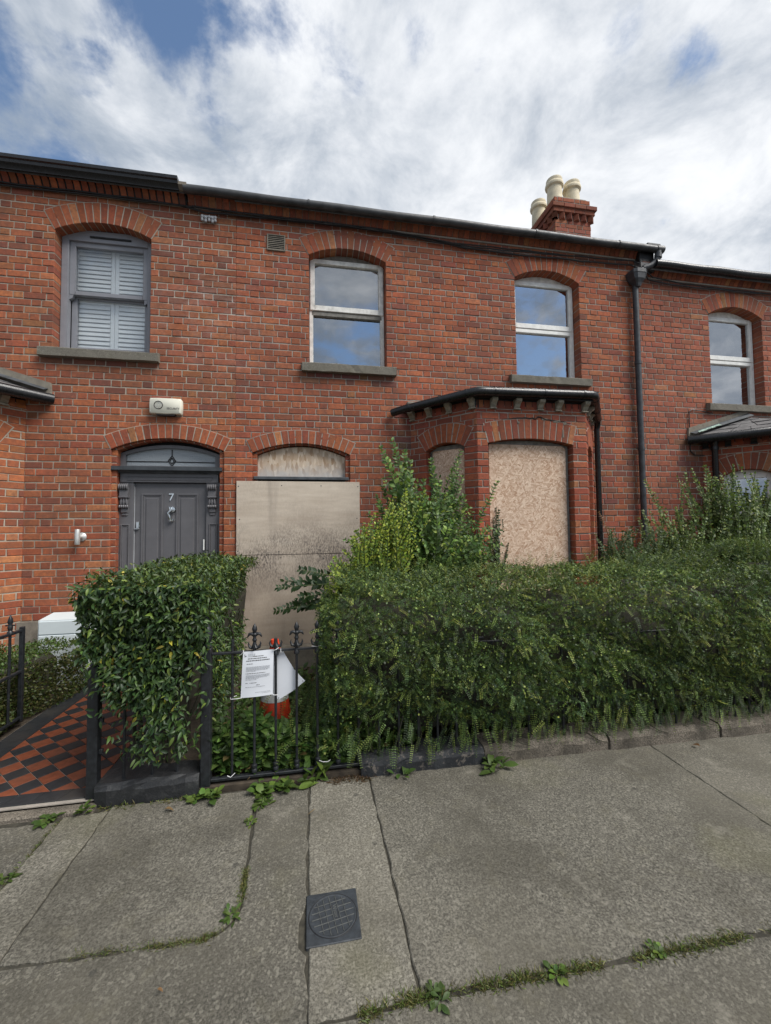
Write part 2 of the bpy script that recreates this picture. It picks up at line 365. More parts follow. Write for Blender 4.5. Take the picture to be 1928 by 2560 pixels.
def link(name, data, parent=None, kind=None):
    o = bpy.data.objects.new(name, data); COL.objects.link(o)
    if parent is not None:
        o.parent = parent
        if parent.type == 'EMPTY': o.matrix_parent_inverse = Matrix.Translation(-parent.location)
    if kind: o['kind'] = kind
    return o
def thing(name, label, cat, loc, group=None, kind=None):
    o = bpy.data.objects.new(name, None); o.empty_display_size = .1; o.location = loc; COL.objects.link(o)
    return tag(o, label, cat, group, kind)
def tag(o, label=None, cat=None, group=None, kind=None):
    if label: o['label'] = label
    if cat: o['category'] = cat
    if group: o['group'] = group
    if kind: o['kind'] = kind
    return o
def rehome(o, loc):
    """give a one-mesh thing its origin at its base"""
    o.data.transform(Matrix.Translation(-Vector(loc))); o.location = loc; return o
def text_mesh(body, size, T, depth=.0006, align='CENTER'):
    cu = bpy.data.curves.new('t', 'FONT'); cu.body = body; cu.size = size; cu.align_x = align; cu.align_y = 'CENTER'; cu.extrude = depth; cu.resolution_u = 3
    to = bpy.data.objects.new('t', cu); COL.objects.link(to); dg = bpy.context.evaluated_depsgraph_get()
    me = bpy.data.meshes.new_from_object(to.evaluated_get(dg)); V = [T(v.co.x, v.co.y, v.co.z) for v in me.vertices]; F = [tuple(p.vertices) for p in me.polygons]
    bpy.data.objects.remove(to); bpy.data.meshes.remove(me)
    return MB().add(V, F)
class Frame:
    """a wall plane: u along it, d outwards, z up"""
    def __init__(s, ox, oy, ux, uy):
        l = math.hypot(ux, uy); s.o = (ox, oy); s.u = (ux / l, uy / l); s.n = (s.u[1], -s.u[0])
    def T(s, u, d, z): return (s.o[0] + s.u[0] * u + s.n[0] * d, s.o[1] + s.u[1] * u + s.n[1] * d, z)
YF = 5.2
FACADE = Frame(0, YF, 1, 0)       # u = X, d = towards the street
# ------------------------------------------------------------------ ground, road, pavement
def jitter_poly(poly, step=.05, amp=.003, keep=()):
    out = []
    for i, a in enumerate(poly):
        b = poly[(i + 1) % len(poly)]; L = math.hypot(b[0] - a[0], b[1] - a[1]); n = min(60, max(1, int(L / step)))
        for k in range(n):
            t = k / n; out.append((a[0] + (b[0] - a[0]) * t + (rng.normal() * amp if k else 0), a[1] + (b[1] - a[1]) * t + (rng.normal() * amp if k else 0)))
    return out
def slab(poly, z, mat, parent, name='slab', e=.005, step=.05, amp=.003, depth=.07):
    P = jitter_poly(poly, step, amp); n = len(P); ar = sum(P[i][0] * P[(i + 1) % n][1] - P[(i + 1) % n][0] * P[i][1] for i in range(n))
    if ar < 0: P = P[::-1]
    ins = []
    for i in range(n):
        a, b, c = P[i - 1], P[i], P[(i + 1) % n]; tx, ty = c[0] - a[0], c[1] - a[1]; l = math.hypot(tx, ty) or 1
        ins.append((b[0] - ty / l * e, b[1] + tx / l * e))
    V = [(x, y, z - depth) for x, y in P] + [(x, y, z - e) for x, y in P] + [(x, y, z) for x, y in ins]
    F = [tuple(range(2 * n, 3 * n))] + [(k * n + i, k * n + (i + 1) % n, (k + 1) * n + (i + 1) % n, (k + 1) * n + i) for k in (0, 1) for i in range(n)]
    return MB().add(V, F).build(name, mat, parent)
def arc(cx, cy, r, a0, a1, n=8): return [(cx + r * math.cos(R_(a0 + (a1 - a0) * i / n)), cy + r * math.sin(R_(a0 + (a1 - a0) * i / n))) for i in range(n + 1)]
def ground():
    tag(MB().box(-400, 400, -400, 400, -.6, -.135).build('ground', 'asphalt'), kind='structure')
    tag(MB().box(-60, 60, -8.2, -.905, -.134, -.12).build('road', 'asphalt'), kind='structure')
    k = thing('kerb', None, None, (0, -.82, -.12), kind='structure')
    for i in range(12): MB().bbox(-6 + i + .004, -5 + i - .004, -.9, -.73, -.13, .0, .008).build('kerb_stone', 'granite', k)
    pv = tag(MB().box(-60, 60, -.72, 2.76, -.13, -.007).build('pavement', 'joint_dirt'), kind='structure')
    g = .0035
    slab([(-4.2, .2), (-1.385 - g, .2), (-1.385 - g, 2.66), (-4.2, 2.70)], 0., 'concrete_dark', pv)
    slab([(-1.385 + g, 1.83 + g), (-1.155 - g, 1.83 + g), (-1.155 - g, 2.70), (-1.385 + g, 2.69)], .002, 'concrete_light', pv)
    slab([(-1.155 + g, 1.835 + g), (-.43, 1.80 + g)] + arc(-.43, 1.93, .125 - g, -90, 0) + [(-.318 - g, 2.30), (-.335 - g, 2.74), (-1.155 + g, 2.735)], .003, 'concrete', pv, amp=.004)
    slab([(-1.385 + g, .2), (-.02 - g, .2), (-.02 - g, 1.66), (-.055, 1.70), (-.055, 1.80), (-.022 - g, 1.88), (-.02 - g, 2.74), (-.325, 2.74), (-.312, 2.30)] + arc(-.43, 1.93, .128 + g, 0, -90) + [(-1.385 + g, 1.83 - g)], 0., 'concrete_dark', pv, amp=.004)
    slab([(-.02 + g, 1.43 + g), (.363 - g, 1.445 + g), (.36 - g, 2.76), (-.02 + g, 2.76)], .001, 'concrete_light', pv)
    slab([(.363 + g, 1.45 + g), (1.3, 1.425 + g), (2.385 - g, 1.41 + g), (2.44 - g, 2.72), (.36 + g, 2.74)], .002, 'concrete', pv, amp=.004)
    slab([(2.385 + g, 1.41 + g), (5.6, 1.38), (5.6, 2.70), (2.44 + g, 2.72)], .0, 'concrete', pv)
    slab([(-.02 + g, -.7), (5.6, -.7), (5.6, 1.36), (2.2, 1.40 - g), (1.2, 1.415 - g), (.36, 1.44 - g), (-.02 + g, 1.425 - g)], .0, 'concrete_dark', pv, amp=.005)
    slab([(-4.2, -.7), (-.02 - g, -.7), (-.02 - g, .188), (-4.2, .188)], .0, 'concrete', pv)
    tag(MB().box(-14, 14, 2.765, 9.5, -.13, .03).build('garden_soil', 'soil'), kind='structure')
    # tiled path: 45 degree checks of 117 mm tiles between black borders
    pa = tag(MB().box(-2.325, -1.125, 2.765, 5.1, -.1, .036).build('path', 'mortar_grey'), kind='structure')
    D = .165; x0, x1, y0, y1 = -2.14, -1.315, 2.897, 5.0; g = .0022
    def clip(poly, ax, v, sgn):
        out = []
        for i, a in enumerate(poly):
            b = poly[(i + 1) % len(poly)]; da, db = sgn * (a[ax] - v), sgn * (b[ax] - v)
            if da >= 0: out.append(a)
            if da * db < 0: t = da / (da - db); out.append((a[0] + (b[0] - a[0]) * t, a[1] + (b[1] - a[1]) * t))
        return out
    for i in range(-1, 16):
        for j in range(-1, 30):
            if (i + j) % 2: continue
            cx, cy = x0 + i * D / 2, y0 + j * D / 2; h = D / 2 - g * 1.4
            if i < 0 or cx > x1 + .01 or cy > y1 + .01 or j < 0: continue
            red = (i % 2 == 0)
            p = [(cx - h, cy), (cx, cy - h), (cx + h, cy), (cx, cy + h)]
            for ax, v, sg in ((0, x0 + g, 1), (0, x1 - g, -1), (1, y0 + g, 1), (1, y1 - g, -1)): p = clip(p, ax, v, sg)
            if len(p) > 2: slab(p, .042 + rng.normal() * .0004, 'tile_red' if red else 'tile_black', pa, 'tile', .0015, 9, 0, .02)
    for (a, b) in ((-2.318, x0), (x1, -1.135)):
        for k in range(15):
            ya = 2.897 + k * .152
            slab([(a + g, ya + g), (b - g, ya + g), (b - g, ya + .152 - g), (a + g, ya + .152 - g)], .042, 'tile_black', pa, 'border_tile', .0015, 9, 0, .02)
    for k in range(8):
        xa = -2.318 + k * .148; sk = -.045
        slab([(xa + g + sk, 2.788 + g), (xa + .148 - g + sk, 2.788 + g), (xa + .148 - g, 2.897 - g), (xa + g, 2.897 - g)], .042, 'tile_black', pa, 'border_tile', .0015, 9, 0, .02)
    MB().bbox(-2.4, -1.24, 2.70, 2.785, -.06, .022, .01).build('threshold_stone', 'granite', pa)
ground()

# ------------------------------------------------------------------ brickwork
CO, JT, PER, STR = .0803, .0102, .335, .2170
BF = [(8, 9, 10, 11), (4, 5, 9, 8), (5, 6, 10, 9), (6, 7, 11, 10), (7, 4, 8, 11), (0, 1, 5, 4), (1, 2, 6, 5), (2, 3, 7, 6), (3, 0, 4, 7)]
def brick_geo(Fr, q, d, deep, e=.0045):
    """q: four (u,z) corners counter-clockwise; returns 12 verts"""
    q = [(u + rng.normal() * .0013, z + rng.normal() * .0011) for u, z in q]
    cu = sum(p[0] for p in q) / 4; cz = sum(p[1] for p in q) / 4
    def ins(p):
        du, dz = cu - p[0], cz - p[1]; return (p[0] + math.copysign(min(e, abs(du) * .4), du), p[1] + math.copysign(min(e, abs(dz) * .4), dz))
    tilt = np.clip(rng.normal(size=4) * .0009, -.0014, .002)
    return [Fr.T(u, -deep, z) for u, z in q] + [Fr.T(u, d - .004, z) for u, z in q] + [Fr.T(*((ins(p)[0], d + tilt[i], ins(p)[1]))) for i, p in enumerate(q)]
PAL = {'a': [((.44, .138, .056), 6), ((.40, .115, .050), 6), ((.34, .098, .050), 2.4), ((.26, .083, .050), .8), ((.50, .18, .074), .7)],
       'b': [((.46, .136, .056), 7), ((.41, .114, .050), 6), ((.34, .095, .050), 2.4), ((.255, .080, .050), .8), ((.50, .175, .072), .5)],
       'c': [((.43, .130, .066), 6), ((.39, .112, .058), 6), ((.33, .095, .056), 1.6), ((.48, .18, .08), .4)],
       'bay_a': [((.47, .14, .05), 6), ((.40, .10, .042), 3), ((.55, .21, .08), 2)],
       'bay_b': [((.43, .11, .05), 6), ((.37, .085, .04), 5), ((.28, .07, .042), 2), ((.48, .17, .07), 1)],
       'arch': [((.45, .125, .05), 6), ((.38, .095, .042), 5), ((.31, .08, .042), 3), ((.52, .20, .08), 1)]}
def pick(pal):
    cs = PAL[pal]; w = np.array([x[1] for x in cs]); c = np.array(cs[rng.choice(len(cs), p=w / w.sum())][0]); return tuple(np.clip(c * np.array([.89, .93, 1.0]) * (1 + rng.normal() * .10) * (1 + rng.normal(size=3) * .04), .02, .8))
class Opening:
    def __init__(s, u0, u1, z0, zs, rise, ring):
        s.u0, s.u1, s.z0, s.zs, s.rise, s.ring = u0, u1, z0, zs, rise, ring
        s.c = (u0 + u1) / 2; w = (u1 - u0) / 2; s.R = (w * w + rise * rise) / (2 * rise); s.cz = zs + rise - s.R; s.th = math.asin(w / s.R)
    def span(s, z):
        if s.z0 < z <= s.zs: return (s.u0, s.u1)
        if s.zs < z:
            r = s.R + s.ring * .5; q = r * r - (z - s.cz) ** 2
            if q > 0 and z < s.cz + r:
                sn = s.R * math.sin(s.th); zb = z - CO / 2; open_ = sn if zb <= s.zs else (math.sqrt(max(0, s.R ** 2 - (zb - s.cz) ** 2)) if zb < s.cz + s.R else 0)
                h = max(open_ + .002, min(math.sqrt(q), sn + (z - s.zs) * math.tan(s.th) - .03)); return (s.c - h, s.c + h)
        return None
def brick_wall(Fr, u0, u1, z0, z1, ops, pal, mort, bricks, stains=(), deepends=(False, False), shift=0.):
    r0, r1 = int(round(z0 / CO)), int(math.ceil(z1 / CO - .15))
    for r in range(r0, r1):
        za, zb = r * CO, (r + 1) * CO; zm = (za + zb) / 2
        cut = sorted([sp for sp in (o.span(zm) for o in ops) if sp])
        iv = []; a = u0; aj = deepends[0]
        for c in cut:
            if c[0] > a: iv.append((a, c[0], aj, True))
            a = max(a, c[1]); aj = True
        if a < u1: iv.append((a, u1, aj, deepends[1]))
        wav = .0025 * math.sin(r * 1.7)
        for (a, b, ja, jb) in iv:
            if b - a < .02: continue
            mort.add([Fr.T(a + .003, -.0055, za), Fr.T(b - .003, -.0055, za), Fr.T(b - .003, -.0055, zb), Fr.T(a + .003, -.0055, zb)], [(0, 1, 2, 3)])
            if ja: mort.add([Fr.T(a + .003, -.0055, za), Fr.T(a + .003, -.0055, zb), Fr.T(a + .003, -.165, zb), Fr.T(a + .003, -.165, za)], [(0, 1, 2, 3)])
            if jb: mort.add([Fr.T(b - .003, -.0055, za), Fr.T(b - .003, -.165, za), Fr.T(b - .003, -.165, zb), Fr.T(b - .003, -.0055, zb)], [(0, 1, 2, 3)])
            edges = [a]; off = (.1675 if r % 2 else 0.) + shift + (r * 37 % 7 - 3) * .004
            k = math.floor((a - off) / PER)
            while True:
                for t in (off + k * PER, off + k * PER + STR + JT):
                    if a + .035 < t < b - .035 and t - edges[-1] > .035: edges.append(t + rng.normal() * .0022)
                if off + k * PER > b: break
                k += 1
            edges.append(b)
            for i in range(len(edges) - 1):
                ua, ub = edges[i] + (JT / 2 if i else 0), edges[i + 1] - (JT / 2 if i < len(edges) - 2 else 0)
                deep = .162 if ((i == 0 and ja) or (i == len(edges) - 2 and jb)) else .018
                col = pick(pal); um = (ua + ub) / 2
                for (sa, sb, sza, szb, kk) in stains:
                    if sa < um < sb and sza < zm < szb and rng.random() < .9: col = tuple(c * (1 - kk * rng.uniform(.45, 1)) + .035 * kk for c in col)
                d = max(-.0012, rng.normal() * .0012) + (.003 if rng.random() < .05 else 0)
                zj = wav + rng.normal() * .0008
                V = brick_geo(Fr, [(ua, za + JT / 2 + zj), (ub, za + JT / 2 + zj), (ub, zb - JT / 2 + zj), (ua, zb - JT / 2 + zj)], d, deep)
                bricks.append((V, BF, col))
def voussoirs(Fr, o, mort, bricks, pal='arch', proud=.005, width=.081, r0=None, r1=None, depth=.162, back=True):
    ra = o.R if r0 is None else r0; rb = o.R + o.ring if r1 is None else r1
    n = max(5, int(round(2 * o.th * (ra + rb) / 2 / width)))
    P = lambda r, t: (o.c + r * math.sin(t), o.cz + r * math.cos(t))
    for i in range(n):
        t0 = -o.th + 2 * o.th * i / n; t1 = -o.th + 2 * o.th * (i + 1) / n; ga, gb = JT / 2 / ra, JT / 2 / rb
        q = [P(ra, t0 + ga), P(ra, t1 - ga), P(rb, t1 - gb), P(rb, t0 + gb)]
        bricks.append((brick_geo(Fr, q, proud + rng.normal() * .001, depth, .004), BF, pick(pal)))
    if back:
        m_ = 20; e = .007 / rb
        ring = [P(ra + .003, -o.th - e + 2 * (o.th + e) * i / m_) for i in range(m_ + 1)] + [P(rb + .006, -o.th - e + 2 * (o.th + e) * (m_ - i) / m_) for i in range(m_ + 1)]
        N = m_ + 1
        V = [Fr.T(u, proud - .0035, z) for u, z in ring] + [Fr.T(u, -depth, z) for u, z in ring]; k = len(ring)
        F = [(i, i + 1, k - 2 - i, k - 1 - i) for i in range(m_)] + [(i, (i + 1) % k, (i + 1) % k + k, i + k) for i in range(k)]
        mort.add(V, F)
def emit_bricks(bricks, parent, name='brick', cap=300, mat='brick', rest='brickwork'):
    """the ones that show largest become objects of their own, the rest one joined mesh"""
    key = []
    for i, (V, F, c) in enumerate(bricks):
        ctr = np.mean(V, axis=0); dd = np.linalg.norm(ctr - np.array([0, 0, CAMH])); sz = np.linalg.norm(np.array(V[10]) - np.array(V[8]))
        vis = in_view(ctr, 0) and ctr[2] > 1.25
        key.append((0 if vis else 1, -sz / dd, i))
    key.sort(); one = [k[2] for k in key[:cap]]; more = [k[2] for k in key[cap:]]
    for i in one: V, F, c = bricks[i]; MB().add(V, F, c).build(name, mat, parent)
    if more:
        mb = MB()
        for i in more: mb.add(*bricks[i])
        mb.build(rest, mat, parent, kind='stuff')

# ------------------------------------------------------------------ windows
def bars(mb, Fr, u0, u1, z0, z1, w, d0, d1, wt=None, wb=None):
    wt = wt or w; wb = wb or w
    mb.bbox(u0, u0 + w, d0, d1, z0, z1, .004, Fr.T); mb.bbox(u1 - w, u1, d0, d1, z0, z1, .004, Fr.T)
    mb.bbox(u0 + w, u1 - w, d0 + .0006, d1 - .0006, z1 - wt, z1, .004, Fr.T); mb.bbox(u0 + w, u1 - w, d0 + .0006, d1 - .0006, z0, z0 + wb, .004, Fr.T)
def pane(Fr, u0, u1, z0, z1, d, mat, parent):
    return MB().add([Fr.T(u0, d, z0), Fr.T(u1, d, z0), Fr.T(u1, d, z1), Fr.T(u0, d, z1)], [(0, 1, 2, 3)]).build('pane', mat, parent)
def recess(Fr, o, parent, d0=-.19, d1=-.75):
    u0, u1, z0, z1 = o.u0 - .15, o.u1 + .15, o.z0 - .05, o.zs + o.rise + .1
    V = [Fr.T(u, d, z) for d in (d0, d1) for u, z in ((u0, z0), (u1, z0), (u1, z1), (u0, z1))]
    MB().add(V, [(4, 5, 6, 7), (0, 1, 5, 4), (1, 2, 6, 5), (2, 3, 7, 6), (3, 0, 4, 7)]).build('room_recess', 'room_dark', parent)
def head_board(Fr, o, parent, mat, d0, d1, zlow):
    P = [(o.u0 - .01, zlow), (o.u1 + .01, zlow)] + [(o.c + (o.R + .02) * math.sin(t), o.cz + (o.R + .02) * math.cos(t)) for t in np.linspace(o.th, -o.th, 13)]
    return MB().prism(P, lambda u, z: Fr.T(u, d0, z), lambda u, z: Fr.T(u, d1, z)).build('head_board', mat, parent)
def sash_window(house, Fr, o, style):
    Fr = Frame(*Fr.T(0, -.042, 0)[:2], *Fr.u); u0, u1, z0 = o.u0 + .004, o.u1 - .004, o.z0 + .004; zt = o.zs + .055; zm = z0 + (zt - z0) * .52
    mat = {'grey': 'frame_grey', 'white': 'white_paint', 'old': 'old_white'}[style]
    f = MB()
    if style == 'grey':
        bars(f, Fr, u0, u1, z0 - .002, zt + .06, .075, -.16, -.085, wt=.14, wb=.03)
        w = f.build('window', mat, house, True)
        ts = MB(); bars(ts, Fr, u0 + .075, u1 - .075, zm - .03, zt - .075, .062, -.165, -.112, wb=.05)
        for uu in (u0 + .075, u1 - .12): ts.prism([(0, zm - .03), (.045, zm - .03), (.036, zm - .065), (.012, zm - .085), (0, zm - .085)], lambda a, z, q=uu: Fr.T(q + a, -.155, z), lambda a, z, q=uu: Fr.T(q + a, -.115, z))
        ts = ts.build('top_sash', mat, w, True)
        bs = MB(); bars(bs, Fr, u0 + .075, u1 - .075, z0 + .03, zm + .0, .058, -.215, -.17, wt=.045, wb=.09); bs.build('bottom_sash', mat, w, True)
        MB().bbox(u0 + .30, u1 - .26, -.085, -.072, zt - .035, zt - .012, .004, Fr.T).build('trickle_vent', 'fascia_black', w)
        pane(Fr, u0 + .12, u1 - .12, zm, zt - .12, -.14, 'glass_clear', w); pane(Fr, u0 + .12, u1 - .12, z0 + .1, zm - .03, -.195, 'glass_clear', w)
        # white plantation shutters
        uc = (u0 + u1) / 2 + .01
        for (a, b) in ((u0 + .06, uc), (uc, u1 - .06)):
            sf = MB(); bars(sf, Fr, a + .002, b - .002, z0 + .03, zm - .015, .045, -.26, -.232); bars(sf, Fr, a + .002, b - .002, zm - .005, zt, .045, -.26, -.232)
            sf = sf.build('shutter', 'shutter_white', w)
            for (za, zb) in ((z0 + .08, zm - .065), (zm + .045, zt - .05)):
                n = 11
                for k in range(n):
                    zc = za + (zb - za) * (k + .5) / n; hh = (zb - za) / n * .62
                    V = [Fr.T(u, d, z) for u in (a + .048, b - .048) for d, z in ((-.226, zc - hh), (-.234, zc + hh * .1), (-.26, zc + hh), (-.264, zc + hh - .004), (-.24, zc - hh * .25), (-.23, zc - hh - .003))]
                    MB().add(V, [(0, 1, 7, 6), (1, 2, 8, 7), (2, 3, 9, 8), (3, 4, 10, 9), (4, 5, 11, 10), (5, 0, 6, 11)]).build('slat', 'shutter_white', sf)
    else:
        wd = .05 if style == 'old' else .058
        bars(f, Fr, u0, u1, z0 - .002, zt, wd, -.165, -.10, wt=wd * 1.1, wb=.045)
        w = f.build('window', mat, house, True)
        ts = MB(); bars(ts, Fr, u0 + .012, u1 - .012, zm, zt - .012, .06, -.145, -.082 if style == 'old' else -.09, wb=.07); ts.build('top_sash', mat, w, True)
        MB().bbox(u0 + .03, u1 - .03, -.15, -.098, zm - .062, zm - .006, .005, Fr.T).build('meeting_rail', mat if style != 'old' else 'grey_timber', w)
        pane(Fr, u0 + .05, u1 - .05, zm + .05, zt - .05, -.118, 'glass_hazy' if style == 'old' else 'glass', w)
        pane(Fr, u0 + .04, u1 - .04, z0 + .03, zm - .05, -.135, 'glass', w)
        head_board(Fr, o, w, 'grey_timber' if style == 'old' else 'old_white', -.16, -.113, zt - .004)
    recess(Fr, o, w)
    return w
def sill(house, Fr, u0, u1, z, h=.118, out=.075):
    P = [(-.1, z), (0., z), (out - .006, z - .022), (out, z - .028), (out - .004, z - h), (out - .03, z - h - .002), (-.1, z - h)]
    n = 14; V = []; k = len(P)
    for i in range(n + 1):
        u = u0 + (u1 - u0) * i / n
        for d, zz in P: V.append(Fr.T(u, d + (rng.normal() * .0018 if d > 0 else 0), zz + rng.normal() * .0015))
    F = [(i * k + j, i * k + (j + 1) % k, (i + 1) * k + (j + 1) % k, (i + 1) * k + j) for i in range(n) for j in range(k)] + [tuple(range(k)), tuple(range(n * k, (n + 1) * k))[::-1]]
    return MB().add(V, F).build('sill', 'sill', house)
# ------------------------------------------------------------------ houses
def extrude_profile(prof, pts, frames=None):
    """sweep a (d,z) profile along X from a to b on the facade"""
    (a, b) = pts; k = len(prof); mb = MB(); n = max(1, int((b - a) / .5)); V = []
    for i in range(n + 1):
        u = a + (b - a) * i / n
        V += [FACADE.T(u, d, z) for d, z in prof]
    F = [(i * k + j, i * k + (j + 1) % k, (i + 1) * k + (j + 1) % k, (i + 1) * k + j) for i in range(n) for j in range(k)] + [tuple(range(k)), tuple(range(n * k, (n + 1) * k))[::-1]]
    return mb.add(V, F)
def cornice(house, a, b, zc, murk):
    led = extrude_profile([(-.02, zc - .012), (.012, zc - .012), (.016, zc + .006), (-.02, zc + .006)], (a, b)).build('cornice', 'mortar_grey', house)
    extrude_profile([(-.02, zc + .006), (.008, zc + .006), (.06, zc + .09), (.06, zc + .19), (-.02, zc + .19)], (a, b)).build('cornice_backing', 'fascia_black' if murk else 'mortar_grey', led)  # flag gives a black backing and wider gaps between the bricks
    P = [(0, 0), (.022, .002), (.036, .030), (.056, .062), (.090, .088), (.108, .096), (.110, .165), (0, .165)]
    n = int((b - a) / .0795); br = []
    for i in range(n):
        u0 = a + (b - a) * i / n + .003; u1 = a + (b - a) * (i + 1) / n - (.016 if murk else .005); c = pick('arch'); dk = rng.uniform(.55, 1.) if rng.random() < .5 else 1.
        mb = MB(); q = [(d + .002, zc + .006 + z) for d, z in P]; mb.prism(q, lambda d, z: FACADE.T(u0 + rng.normal() * .001, d, z), lambda d, z: FACADE.T(u1 + rng.normal() * .001, d, z), tuple(x * dk for x in c)).build('cornice_brick', 'brick', led)
def bay(house, cx, zo, style, pal, mort_mat):
    hw, fw, yd = 1.33, .707, .70
    FL = Frame(cx - hw, YF, hw - fw, -yd); FF = Frame(cx - fw, YF - yd, 1, 0); FR = Frame(cx + fw, YF - yd, hw - fw, yd)
    cl = math.hypot(hw - fw, yd); zt = 3.012 + zo
    of = Opening(.135, 2 * fw - .185, .75, 2.605 + zo, .062, .235); olc = Opening(.23, cl - .17, .75, 2.585 + zo, .075, .235); orc = Opening(.17, cl - .23, .75, 2.585 + zo, .075, .235)
    mort = MB(); bricks = []; arches = []
    for Fr, L, o in ((FL, cl, olc), (FF, 2 * fw, of), (FR, cl, orc)):
        brick_wall(Fr, 0, L, .16, zt, [o], pal, mort, bricks, shift=.06)
        va = []; voussoirs(Fr, o, mort, va, pal if pal == 'bay_a' else 'arch'); arches.append(va)
        # dark string courses
        mort.add([Fr.T(-.004, .0035, zt - .0075), Fr.T(L + .004, .0035, zt - .0075), Fr.T(L + .004, .0035, zt - .001), Fr.T(-.004, .0035, zt - .001)], [(0, 1, 2, 3)])
    b = mort.build('bay_window', mort_mat, house)
    emit_bricks(bricks, b, cap=110); [emit_bricks(va, b, 'arch_brick') for va in arches]
    soil = []
    for Fr, L in ((FL, cl), (FF, 2 * fw), (FR, cl)):
        n = int(L / .086)
        for i in range(n):
            u0, u1 = L * i / n + .004, L * (i + 1) / n - .006
            soil.append((brick_geo(Fr, [(u0, zt + .004), (u1, zt + .004), (u1, zt + .098), (u0, zt + .098)], .002, .02, .004), BF, tuple(x * rng.uniform(.65, 1.1) for x in pick(pal))))
        MB().box(-.02, L + .02, -.03, -.006, zt, zt + .14, T=Fr.T).build('frieze_backing', 'fascia_black', b)
    emit_bricks(soil, b, 'frieze_brick')
    if style == 'flat':   # settlement crack over the front arch with smears of old mortar
        o = of; ck = MB(); pts = []
        for t in np.linspace(-.62, .86, 26):
            a = o.th * t; r = o.R + o.ring + .012 + rng.normal() * .004 + (.02 if .1 < t < .25 else 0); pts.append(FF.T(o.c + r * math.sin(a), .006, o.cz + r * math.cos(a)))
        ck.tube(pts, [.002 + .006 * math.sin(math.pi * i / 25) for i in range(26)], 5); ck.build('crack', 'fascia_black', b)
        for (u, z, w, h) in ((1.02, 2.885, .05, .016), (.86, 2.905, .04, .014), (1.12, 2.865, .03, .02), (.52, 2.855, .016, .016), (1.10, 2.74, .014, .05)):
            MB().bbox(u - w, u + w, .0, .0085, z - h, z + h, .005, FF.T).build('mortar_patch', 'render', b)
    # stone brackets under the gutter
    def bracket(Fr, u):
        P = [(0, zt + .0), (.012, zt + .002), (.016, zt + .016), (.030, zt + .03), (.046, zt + .055), (.075, zt + .075), (.085, zt + .085), (.085, zt + .112), (0, zt + .112)]
        mb = MB(); mb.prism(P, lambda d, z: Fr.T(u - .034, d, z), lambda d, z: Fr.T(u + .034, d, z)); mb.bbox(u - .041, u + .041, 0, .034, zt - .006, zt + .009, .003, Fr.T); mb.build('bracket', 'bracket_stone' if style != 'slate_c' else 'fascia_black', b)
    for u in (.04, .30, .58, cl - .05): bracket(FL, u)
    for u in (.20, .50, .80, 1.04, 2 * fw - .02): bracket(FF, u)
    for u in (.22, .48, .74): bracket(FR, u)
    # eaves board and roof
    def out(poly, e): # offset of the three-sided plan
        t = e * math.tan(.5 * math.atan2(yd, hw - fw)); h = e / math.sin(math.atan2(yd, hw - fw)) * 1.0
        return [(cx - hw - h, YF), (cx - fw - t, YF - yd - e), (cx + fw + t, YF - yd - e), (cx + hw + h, YF)]
    pl = out(None, .085); f = MB(); f.prism(pl, lambda x, y: (x, y, zt + .112), lambda x, y: (x, y, zt + .165)); f.build('eaves_board', 'fascia_black', b)
    if style == 'flat':
        top = out(None, .10); MB().prism(top, lambda x, y: (x, y, zt + .166), lambda x, y: (x, y, zt + .19)).build('flat_roof', 'lead', b)
        MB().bbox(cx - hw - .05, cx + hw + .05, YF - .05, YF + .05, zt + .185, zt + .25, .01).build('flashing', 'render', b)
        g = [(cx - hw - .25, YF - .05, zt + .09), (cx - hw - .12, YF - .17, zt + .110), (cx - fw - .09, YF - yd - .095, zt + .148), (cx - fw - .03, YF - yd - .12, zt + .155), (cx - fw + .06, YF - yd - .125, zt + .157),
             (cx + fw - .02, YF - yd - .125, zt + .18), (cx + fw + .035, YF - yd - .12, zt + .178), (cx + fw + .07, YF - yd - .085, zt + .172), (cx + hw - .02, YF - .13, zt + .08)]
        gm = MB().tube(g, .05, 14); 
        for (p, q) in ((g[1], g[2]), (g[4], g[5]), (g[7], g[8])):
            for t in (.08, .55, .93):
                c_ = Vector(p).lerp(Vector(q), t); dd = (Vector(q) - Vector(p)).normalized() * .011; gm.tube([c_ - dd, c_ + dd], .0545, 14)
        gm.build('gutter', 'black_gutter', b, True)
        px, py = cx + hw + .005, YF - .075
        MB().tube([(cx + hw - .03, YF - .14, zt + .07), (px, py - .02, zt + .02), (px, py, zt - .05), (px, py, .1)], [.045, .04, .036, .036], 12).build('downpipe', 'black_gutter', b, True)
    else:
        def tri_rows(A, B, Ct, D, rows, n0):
            A, B, Ct, D = map(Vector, (A, B, Ct, D)); nn = (B - A).cross(D - A).normalized()
            for r in range(rows):
                t0, t1 = r / rows, min(1, (r + 1.25) / rows)
                L0, R0, L1, R1 = A.lerp(D, t0), B.lerp(Ct, t0), A.lerp(D, t1), B.lerp(Ct, t1); n = max(1, int(round((R0 - L0).length / .23)))
                for i in range(n):
                    o_ = (.5 if r % 2 else 0); a0 = max(0, (i - o_ * .5) / n); a1 = min(1, (i + 1 - o_ * .5) / n) if i < n - 1 else 1
                    p = [L0.lerp(R0, a0), L0.lerp(R0, a1 - .008), L1.lerp(R1, a1 - .008), L1.lerp(R1, a0)]; jit = rng.normal() * .004
                    up = [nn * (.016 + rng.normal() * .002)] * 2 + [nn * .006] * 2
                    V = [p[k_] + up[k_] + (Vector((0, 0, jit)) if k_ < 2 else Vector()) for k_ in range(4)]; W = [v - nn * .007 for v in V]
                    MB().add(V + W, [(0, 1, 2, 3), (7, 6, 5, 4), (0, 4, 5, 1), (1, 5, 6, 2), (2, 6, 7, 3), (3, 7, 4, 0)]).build('slate', 'slate', b)
